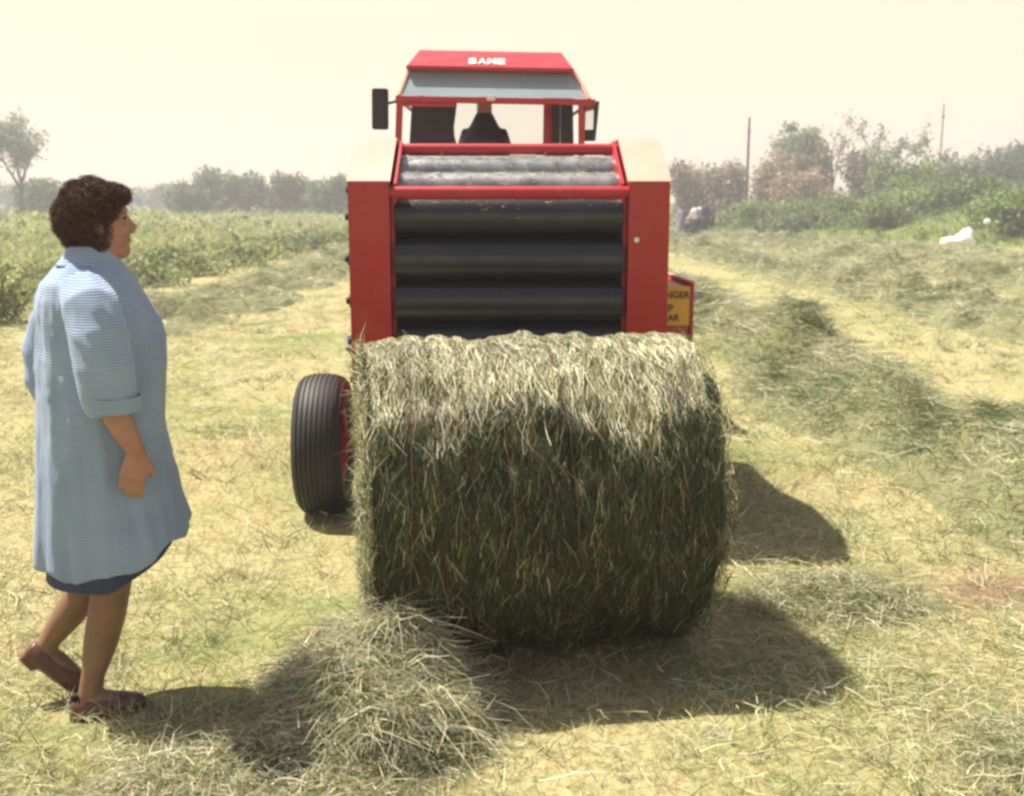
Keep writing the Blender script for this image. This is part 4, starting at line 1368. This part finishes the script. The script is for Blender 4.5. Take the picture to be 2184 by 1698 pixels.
# ------------------------------------------------------------------ unmown meadow and bank cover
def cover(name, label, cat, n, xr, yr, inside, pal, wts, hmin, hmax, pw=1.3, hfun=None, up=1.1):
    x = rng.uniform(xr[0], xr[1], n)
    e = 1 - pw
    y = (yr[0] ** e + rng.random(n) * (yr[1] ** e - yr[0] ** e)) ** (1 / e)
    k = inside(x, y)
    x, y = x[k], y[k]; n = len(x)
    cl = fbm(x * 0.45 + 50, y * 0.45 + 9, 3)
    h = rng.uniform(hmin, hmax, n) * (0.45 + 1.1 * cl)
    if hfun is not None: h = h * hfun(x, y)
    sz = np.clip(y / 14, 0.8, 4.0)
    cp = np.clip((cl - 0.5) * 3, -1, 1)
    C = pick(pal, wts, n, 0.2) * (1.2 + 0.4 * cp[:, None])
    D = flat_dirs(n, up, 0.4)
    bend = flat_dirs(n, 0, 0.05) * 0.45; bend[:, 2] -= 0.2
    S = blades(np.stack([x, y, ground_z(x, y) - 0.03], 1), D, bend, h, rng.uniform(0.007, 0.018, n) * sz, np.clip(C, 0.01, 0.8), 4)
    # leafy weeds among the grass
    m = n // 6
    ids = rng.integers(0, n, m)
    zc = ground_z(x[ids], y[ids]) + h[ids] * rng.uniform(0.2, 0.95, m)
    Lf = leaf_quads(np.stack([x[ids] + 0.1 * rng.normal(size=m), y[ids] + 0.1 * rng.normal(size=m), zc], 1), rng.uniform(0.04, 0.08, m) * sz[ids], np.clip(C[ids] * rng.uniform(0.6, 1.1, (m, 1)), 0.01, 0.8))
    o = link(name, quads_mesh(name, *merge([S, Lf])), M['leaf'])
    return tag(o, label, cat, kind='stuff')


MG = [(0.33, 0.36, 0.16), (0.43, 0.42, 0.23), (0.20, 0.26, 0.10), (0.10, 0.14, 0.05), (0.46, 0.43, 0.18), (0.19, 0.155, 0.09)]
cover('meadow_grass', 'tall unmown meadow of yellow green grass and weeds on the left', 'meadow', 82000, (-48, -6.4), (11, 75), lambda x, y: (x < edge_left(y)) & (x > -0.62 * y - 4), MG, [3.4, 3.2, 2, 1.4, 1.6, .9], 0.45, 0.95, 1.35,
      lambda x, y: 0.55 + 0.45 * smooth((edge_left(y) - x) / 1.0))
cover('meadow_grass', 'far stretch of unmown grass below the distant tree line', 'meadow', 10000, (-75, 12), (66, 140), lambda x, y: (x < np.where(y < 74, edge_left(y), 13)) & (x > -0.6 * y), MG, [3, 2, 3, 2, .8, .5], 0.35, 0.7, 0.6)
BG = [(0.13, 0.21, 0.05), (0.20, 0.28, 0.07), (0.08, 0.13, 0.035), (0.28, 0.32, 0.10), (0.20, 0.15, 0.08)]
cover('bank_grass', 'rough green grass and nettles covering the bank on the right', 'bank grass', 30000, (12, 52), (18, 90), lambda x, y: (x > edge_right(y)) & (x < 0.62 * y + 5), BG, [3, 3, 2, 1.6, .6], 0.45, 1.0, 0.8,
      lambda x, y: 0.4 + 0.6 * smooth((x - edge_right(y)) / 2.0))


# ------------------------------------------------------------------ bushes and trees
def bush(label, x, y, w, h, pal, wts, n, leaf, group=None, z0=None, name='bush', lumps=9, dens=0.0):
    z = float(ground_z(x, y)) if z0 is None else z0
    e = empty(name, (x, y, z), 0, label, 'bush', group)
    parts = []
    cents = []
    for k in range(lumps):
        a = rng.uniform(0, 2 * math.pi); r_ = math.sqrt(rng.random()) * 0.36 * w
        cz = h * rng.uniform(0.25, 0.72)
        rad = np.array([w * rng.uniform(0.16, 0.30), w * rng.uniform(0.16, 0.30), h * rng.uniform(0.2, 0.33)])
        cents.append((np.array([r_ * math.cos(a), r_ * math.sin(a) * 0.8, cz]), rad))
    n = int(n * 0.8)
    per = n // lumps
    for c, rad in cents:
        v = unit(rng.normal(size=(per, 3))) * (rng.random((per, 1)) ** 0.42) * rad * (1 + 0.13 * rng.normal(size=(per, 1)))
        p = c + v
        p[:, 2] = np.maximum(p[:, 2], 0.05)
        tint = rng.uniform(0.78, 1.22)
        parts.append(leaf_quads(p, leaf * rng.uniform(0.6, 1.4, per), np.clip(pick(pal, wts, per, 0.2) * tint, 0.01, 0.8)))
    m = n // 6                                                        # skirt down to the ground
    a = rng.uniform(0, 2 * math.pi, m); r_ = np.sqrt(rng.random(m)) * 0.5 * w
    parts.append(leaf_quads(np.stack([r_ * np.cos(a), r_ * np.sin(a) * 0.8, h * 0.35 * rng.random(m)], 1), leaf * rng.uniform(0.6, 1.3, m), pick(pal, wts, m, 0.2)))
    link('foliage', quads_mesh('foliage', *merge(parts)), M['leaf'], e)
    bm = bmesh.new()
    for c, rad in cents[:5]:
        tube(bm, [(c[0] * 0.15, c[1] * 0.15, -0.1), (c[0] * 0.5, c[1] * 0.5, c[2] * 0.55), tuple(c)], [0.05 * h ** .5, 0.035 * h ** .5, 0.012], 5)
    bm_obj('stem', bm, M['bark'], e)
    return e


def tree(label, x, y, h, w, pal, wts, n, leaf, group=None, lean=0.0, forks=2, crown0=0.35, sparse=1.0, name='tree', trunk=0.14):
    z = float(ground_z(x, y))
    e = empty(name, (x, y, z), 0, label, 'tree', group)
    bm = bmesh.new()
    tips = []

    def grow(p, d, L, r, lv):
        pts = [p]; rad = [r]
        q = p.copy(); dd = d.copy()
        for k in range(4):
            jt = 0.035 if lv == 0 else 0.13
            dd = (dd + Vector((rng.normal() * jt, rng.normal() * jt, 0.05 + rng.normal() * 0.06))).normalized()
            q = q + dd * L / 4
            pts.append(q.copy()); rad.append(r * (1 - 0.16 * (k + 1)))
        tube(bm, pts, rad, 6 if lv < 2 else 4)
        if lv >= 3:
            tips.append(q); tips.append(pts[2]); return
        if lv == 2:
            tips.append(pts[3])
        for k in range(forks + (1 if lv else 0)):
            a = rng.uniform(0, 2 * math.pi)
            sp = 0.95 * w / h + 0.35
            nd = (dd + Vector((math.cos(a) * sp, math.sin(a) * sp, rng.uniform(0.0, 0.35)))).normalized()
            st = pts[-1] if k == 0 else pts[random.choice([2, 3, 4])]
            grow(st.copy(), nd, L * rng.uniform(0.6, 0.95), r * 0.55, lv + 1)
    grow(Vector((0, 0, -0.1)), Vector((lean, 0, 1)).normalized(), h * crown0, trunk, 0)
    bm_obj('trunk', bm, M['bark'], e)
    if n:
        parts = []
        per = max(4, n // max(1, len(tips)))
        for t in tips:
            if rng.random() > sparse: continue
            v = rng.normal(size=(per, 3)) * np.array([w * 0.075, w * 0.075, h * 0.042]) * rng.uniform(0.6, 1.5)
            parts.append(leaf_quads(np.array(t) + v, leaf * rng.uniform(0.6, 1.4, per), np.clip(pick(pal, wts, per, 0.2) * rng.uniform(0.8, 1.2), 0.01, 0.8)))
        link('crown', quads_mesh('crown', *merge(parts)), M['leaf'], e)
    return e


DG = [(0.10, 0.15, 0.06), (0.15, 0.20, 0.09), (0.07, 0.10, 0.045)]
GG = [(0.20, 0.25, 0.15), (0.27, 0.31, 0.20), (0.14, 0.18, 0.10)]
LG = [(0.21, 0.29, 0.09), (0.31, 0.37, 0.14), (0.13, 0.19, 0.06)]
PK = [(0.46, 0.33, 0.25), (0.55, 0.42, 0.33), (0.26, 0.24, 0.13), (0.20, 0.20, 0.10)]
BRN = [(0.22, 0.19, 0.13), (0.30, 0.25, 0.18), (0.15, 0.16, 0.09)]
W3 = [2, 2, 1]; W4 = [2, 1.5, 1, 1]
F_ = 2300.0


def px(p, Y):
    return (p - 1092) / F_ * Y * 1.0


g1 = 'hedge trees behind the right bank'
bush('pinkish brown hawthorn directly behind the group of people', px(1475, 78), 78, 4.4, 5.0, BRN + PK[:1], [2, 2, 1, 1.4], 5200, 0.24, g1)
bush('low brown scrub just left of the thicker pole', px(1545, 80), 80, 3.6, 4.4, BRN + PK[:1], [2, 2, 1, 1], 4200, 0.24, g1)
bush('pink blossoming hawthorn right beside the thicker pole', px(1640, 76), 76, 3.8, 4.6, PK, W4, 5200, 0.22, g1)
bush('lower pale pink blossom bush under the brown hawthorn', px(1705, 71), 71, 4.0, 3.1, PK, [3, 2, 1, 1], 4600, 0.20, g1)
bush('dark brown hawthorn right of the pink blossoms', px(1715, 79), 79, 3.0, 5.2, BRN, W3, 4200, 0.24, g1)
tree('tall grey green tree rising above the pink hawthorn', px(1668, 84), 84, 7.6, 5.0, GG, W3, 5200, 0.24, g1, crown0=0.30)
tree('bare forked tree with thin branches against the sky', px(1762, 80), 80, 7.4, 2.8, BRN, W3, 260, 0.2, g1, crown0=0.34, sparse=0.5, trunk=0.13)
tree('thin pale tree between the bare tree and the second pole', px(1872, 86), 86, 6.6, 3.0, GG, W3, 2000, 0.22, g1, crown0=0.30, sparse=0.6)
tree('slender half bare tree leaning right of the bare one', px(1815, 90), 90, 6.2, 3.2, BRN, W3, 900, 0.22, g1, crown0=0.4, sparse=0.5)
bush('light green bush with rounded top left of the second pole', px(1905, 72), 72, 4.6, 4.0, LG, W3, 5400, 0.22, g1)
bush('pale pinkish bush low behind the bramble bank', px(1835, 78), 78, 4.0, 4.0, PK + GG[:1], [1.5, 1, 1, 1, 2], 4200, 0.24, g1)
bush('pale grey green willow bush below the second pole', px(2010, 74), 74, 4.2, 4.4, GG, W3, 5200, 0.24, g1)
tree('large blue grey tree at the right edge of the picture', px(2150, 92), 92, 7.2, 7.5, [(0.13, 0.16, 0.12), (0.18, 0.21, 0.16), (0.09, 0.11, 0.08)], W3, 6500, 0.30, g1, crown0=0.30, trunk=0.2)
bush('dark blue grey scrub under the large right hand tree', px(2110, 88), 88, 6.5, 4.9, [(0.13, 0.16, 0.12), (0.18, 0.21, 0.16), (0.09, 0.11, 0.08)], W3, 5200, 0.28, g1)
bush('grey scrub cut off by the right picture edge', px(2230, 86), 86, 6.5, 4.6, [(0.13, 0.16, 0.12), (0.18, 0.21, 0.16), (0.09, 0.11, 0.08)], W3, 4000, 0.28, g1)
g2 = 'bramble clumps on the right bank'
BRL = ['bramble clump at the left end of the bank near the people', 'yellow green bramble clump right of the people', 'bramble clump below the pink blossom bush', 'bramble clump under the bare forked tree',
       'bramble clump in the middle of the bank', 'bramble clump left of the white sheet', 'bramble clump behind the white sheet', 'bramble clump right above the small white patch', 'large dark bramble mound at the right picture edge', 'bramble mound right of the white sheet']
for lb, (p, Y, w, h) in zip(BRL, ((1560, 68, 4.5, 1.7), (1620, 65, 4.5, 1.9), (1690, 63, 4.5, 1.9), (1760, 61, 4.6, 2.0), (1830, 58, 4.6, 1.9), (1915, 56, 4.8, 1.9), (1990, 58, 5.0, 2.1), (2080, 57, 5.0, 2.0), (2165, 46, 4.6, 2.0), (2115, 49, 3.0, 1.4))):
    bush(lb, px(p, Y), Y, w, h, LG + DG[:1], [2.2, 2, 1.6, .8], 4200, 0.17, g2, name='bramble', lumps=8)

g3 = 'distant hedge trees on the left'
FARL = ['far blue grey hedge tree at the left picture edge', 'far hedge tree right of the tall left tree', 'far hedge bush hidden partly by the woman', 'far low hedge bush right of the woman face',
        'far hedge bush left of the dark thicket', 'far hedge bush between thicket and baler', 'far hedge tree touching the baler left side', 'far hedge bush directly behind the thicket']
for lb, (p, Y, w, h) in zip(FARL, ((20, 150, 12, 4.6), (110, 155, 12, 4.2), (215, 150, 12, 4.3), (320, 150, 11, 4.0), (400, 140, 9, 4.0), (690, 140, 9, 4.4), (745, 130, 7, 4.6), (560, 150, 14, 4.2))):
    bush(lb, px(p, Y), Y, w, h, GG + DG, [2, 1, 2, 1.5, 1, 1], 2600, 0.42, g3, lumps=10)
g4 = 'dark thicket left of the baler'
THL = ['left end of the dark thicket with a taller sprig', 'middle bush of the dark thicket', 'right rounded bush ending the dark thicket', 'low pale bush in front of the dark thicket', 'rounded bush close to the baler left side', 'small bush just left of the woman hair']
for lb, (p, Y, w, h) in zip(THL, ((455, 102, 5.0, 4.5), (535, 100, 5.4, 4.0), (620, 98, 4.6, 3.6), (420, 96, 4.5, 2.9), (715, 96, 4.0, 3.6), (110, 92, 5, 3.2))):
    bush(lb, px(p, Y), Y, w, h, DG + LG[:1], [2, 1.6, 1, .8], 4200, 0.30, g4)
tree('tall airy tree with a forked trunk at the left edge', px(62, 84), 84, 8.8, 3.8, GG, W3, 4200, 0.24, None, lean=0.0, forks=3, crown0=0.29, sparse=0.75, trunk=0.26)


NL = ['dark green nettle clump at the meadow edge behind the woman back', 'nettle clump set back left of the woman', 'second nettle clump along the meadow edge, beyond the woman shoulder', 'third weed clump along the meadow edge', 'fourth weed clump along the meadow edge', 'fifth weed clump along the meadow edge',
      'sixth weed clump along the meadow edge', 'seventh weed clump along the meadow edge', 'last small weed clump along the meadow edge before the baler']
for lb, (bx0, Y, w, h) in zip(NL, ((-7.6, 15.0, 1.7, 0.85), (-8.8, 16.4, 2.0, 1.0), (-7.6, 18.6, 2.0, 0.75), (-7.7, 22.0, 2.2, 0.7), (-7.6, 25.5, 2.2, 0.75), (-7.6, 29.5, 2.6, 0.8), (-7.6, 34.0, 2.8, 0.8), (-7.5, 39.5, 3.0, 0.8), (-7.4, 46.0, 3.2, 0.8))):
    bush(lb, bx0, Y, w, h, MG[:4] + DG[:1], [3.2, 2.2, 2.4, .9, .4], 2600, 0.06 + Y * 0.0014, 'weed clumps along the meadow edge', name='weed_clump', lumps=10)


# ------------------------------------------------------------------ poles, white sheet
def pole(label, x, y, h, r_):
    z = float(ground_z(x, y))
    e = empty('utility_pole', (x, y, z), 0, label, 'utility pole', 'wooden poles behind the right bank')
    bm = bmesh.new()
    tube(bm, [(0, 0, -0.2), (0.02, 0, h * 0.5), (0.03, 0, h)], [r_, r_ * 0.85, r_ * 0.62], 10)
    bm_obj('shaft', bm, M['pole'], e)
    bm = bmesh.new()
    add_box(bm, -0.05, 0.10, -0.16, 0.16, h * 0.86, h * 0.88, 0.005)
    bm_obj('bracket', bm, M['pole'], e)
    return e


pole('dark wooden pole standing behind the people, the thicker of two', px(1583, 72), 72, 6.9, 0.11)
pole('thin distant pole rising above the willow bush on the right', px(1984, 95), 95, 8.6, 0.08)

zz = float(ground_z(px(2035, 50), 50))
bm = bmesh.new()
prof = [(-0.62, 0.14), (-0.35, 0.17), (-0.12, 0.20), (0.05, 0.34), (0.20, 0.46), (0.33, 0.50), (0.44, 0.44), (0.50, 0.28), (0.48, 0.08)]
rings = []
for j in range(7):
    f = (j - 3) / 3
    k = math.sqrt(max(0.05, 1 - f * f))
    rings.append([Vector((u + 0.05 * math.sin(j * 2 + u * 6), f * 0.35, 0.02 + v * k * (1 + 0.15 * math.sin(j * 1.7 + u * 9)))) for u, v in prof] + [Vector((0.46, f * 0.35, -0.05)), Vector((-0.62, f * 0.35, -0.05))])
loft(bm, rings)
o = bm_obj('white_sheet', bm, M['sheet'])
o.location = (px(2035, 43), 43, float(ground_z(px(2035, 43), 43)) + 0.25)
tag(o, 'crumpled white sheet lying on the grass bank at right', 'sheet')
bm = bmesh.new()
ball(bm, (0, 0, 0.1), 0.17, 0.12, 0.12, 12, 8)
for v in bm.verts: v.co += Vector((rng.normal(), rng.normal(), rng.normal())) * 0.012
o = bm_obj('white_bag', bm, M['sheet'])
bx_, by_ = px(2093, 45), 45
o.location = (bx_, by_, float(ground_z(bx_, by_)) + 0.75)
tag(o, 'small white bag caught in the brambles above the sheet', 'bag')


# ------------------------------------------------------------------ people far off
def far_person(label, x, y, h, top, low, skirt, rz, bend=0.0):
    z = float(ground_z(x, y))
    e = empty('person', (x, y, z), rz, label, 'person', 'people gathered at the far end of the field')
    e.scale = (h * 1.13 / 1.7,) * 3
    bm = bmesh.new()
    fx = lambda zz_: bend * max(0, zz_ - 0.9) ** 1.2
    loft(bm, [ring((fx(q), 0, q), (a, 0, 0), (0, b, 0), 12) for q, a, b in ((0.80, 0.10, 0.13), (0.95, 0.12, 0.16), (1.1, 0.11, 0.14), (1.3, 0.12, 0.17), (1.40, 0.09, 0.15), (1.45, 0.05, 0.055), (1.52, 0.05, 0.05))])
    ball(bm, (fx(1.6) + 0.02, 0, 1.60), 0.095, 0.075, 0.115, 12, 9)
    ball(bm, (fx(1.6) + 0.115, 0, 1.59), 0.02, 0.015, 0.02, 8, 6)
    for s in (-1, 1):
        tube(bm, [(fx(1.38), s * 0.15, 1.38), (fx(1.1) + 0.02, s * 0.22, 1.12), (fx(1.0) + 0.10, s * 0.21, 0.90), (fx(1.0) + 0.13, s * 0.2, 0.80)], [0.055, 0.045, 0.036, 0.03], 8)
        tube(bm, [(0, s * 0.085, 0.88), (0.02, s * 0.09, 0.48), (-0.01, s * 0.095, 0.08)], [0.09, 0.058, 0.04], 8)
        tube(bm, [(-0.06, s * 0.095, 0.045), (0.15, s * 0.10, 0.035)], [0.04, 0.032], 8)
    blob('body', bm, 0.022, 3, M['skin'], e)
    bm = bmesh.new()
    loft(bm, [ring((fx(q), 0, q), (a, 0, 0), (0, b, 0), 14) for q, a, b in ((0.86, 0.135, 0.175), (1.1, 0.13, 0.165), (1.3, 0.14, 0.19), (1.40, 0.11, 0.17), (1.46, 0.065, 0.07))])
    for s in (-1, 1):
        tube(bm, [(fx(1.38), s * 0.14, 1.38), (fx(1.1) + 0.02, s * 0.22, 1.12), (fx(1.0) + 0.07, s * 0.215, 0.97)], [0.072, 0.06, 0.052], 8)
    blob('shirt', bm, 0.022, 3, top, e)
    bm = bmesh.new()
    if skirt:
        loft(bm, [ring((0, 0, q), (a, 0, 0), (0, b, 0), 14) for q, a, b in ((0.30, 0.24, 0.27), (0.6, 0.2, 0.23), (0.93, 0.14, 0.18))])
    else:
        loft(bm, [ring((0, 0, q), (a, 0, 0), (0, b, 0), 14) for q, a, b in ((0.78, 0.13, 0.175), (0.95, 0.14, 0.18))])
        for s in (-1, 1):
            tube(bm, [(0, s * 0.09, 0.86), (0.02, s * 0.095, 0.48), (-0.01, s * 0.1, 0.07)], [0.105, 0.078, 0.062], 8)
    blob('skirt' if skirt else 'trousers', bm, 0.022, 3, low, e)
    bm = bmesh.new()
    ball(bm, (fx(1.6) + 0.002, 0, 1.635), 0.105, 0.088, 0.095, 12, 8)
    blob('hair', bm, 0.02, 2, M['black'], e)
    return e


M['grey_blue'] = mat_plain('grey_blue_cloth', (0.22, 0.24, 0.30), (0.17, 0.19, 0.25), 8, rough=0.9)
M['pink_cloth'] = mat_plain('pink_cloth', (0.55, 0.30, 0.32), (0.45, 0.25, 0.27), 8, rough=0.9)
M['brown_cloth'] = mat_plain('brown_cloth', (0.10, 0.06, 0.045), (0.07, 0.045, 0.035), 8, rough=0.9)
PY = 57.0
far_person('person in a grey blue shawl, leftmost of the distant group', px(1446, PY), PY, 1.55, M['grey_blue'], M['grey_blue'], True, R(200))
far_person('person in a blue top and dark skirt beside the leftmost one', px(1455, PY + .6), PY + 0.6, 1.5, M['navy'], M['brown_cloth'], True, R(30))
far_person('short person in a pink top in the distant group', px(1465, PY + .2), PY + 0.2, 1.2, M['pink_cloth'], M['navy'], False, R(250))
far_person('person in a white shirt and black skirt in the middle of the distant group', px(1478, PY), PY, 1.62, M['white'], M['black'], True, R(100), 0.15)
far_person('person in a white top half hidden behind the middle of the group', px(1488, PY + 1.2), PY + 1.2, 1.68, M['white'], M['black'], False, R(270))
far_person('tall person in dark jacket, second from the right of the group', px(1499, PY - .2), PY - 0.2, 1.75, M['navy'], M['black'], False, R(300))
far_person('person in brown jacket and dark trousers, rightmost of the group', px(1513, PY + .3), PY + 0.3, 1.72, M['brown_cloth'], M['black'], False, R(190))


# ------------------------------------------------------------------ haze
bm = bmesh.new()
add_box(bm, -150, 150, -25, 185, -2.0, 13.5)
hz_o = bm_obj('haze', bm, None, flat=True)
m = bpy.data.materials.new('summer_haze'); m.use_nodes = True
m.node_tree.nodes.clear()
mo = m.node_tree.nodes.new('ShaderNodeOutputMaterial')
pv = m.node_tree.nodes.new('ShaderNodeVolumePrincipled')
pv.inputs['Color'].default_value = (0.93, 0.93, 0.97, 1)
pv.inputs['Density'].default_value = 0.0033
pv.inputs['Anisotropy'].default_value = 0.2
m.node_tree.links.new(pv.outputs[0], mo.inputs['Volume'])
hz_o.data.materials.append(m)
tag(hz_o, 'thin summer haze over the whole field', 'haze', kind='stuff')
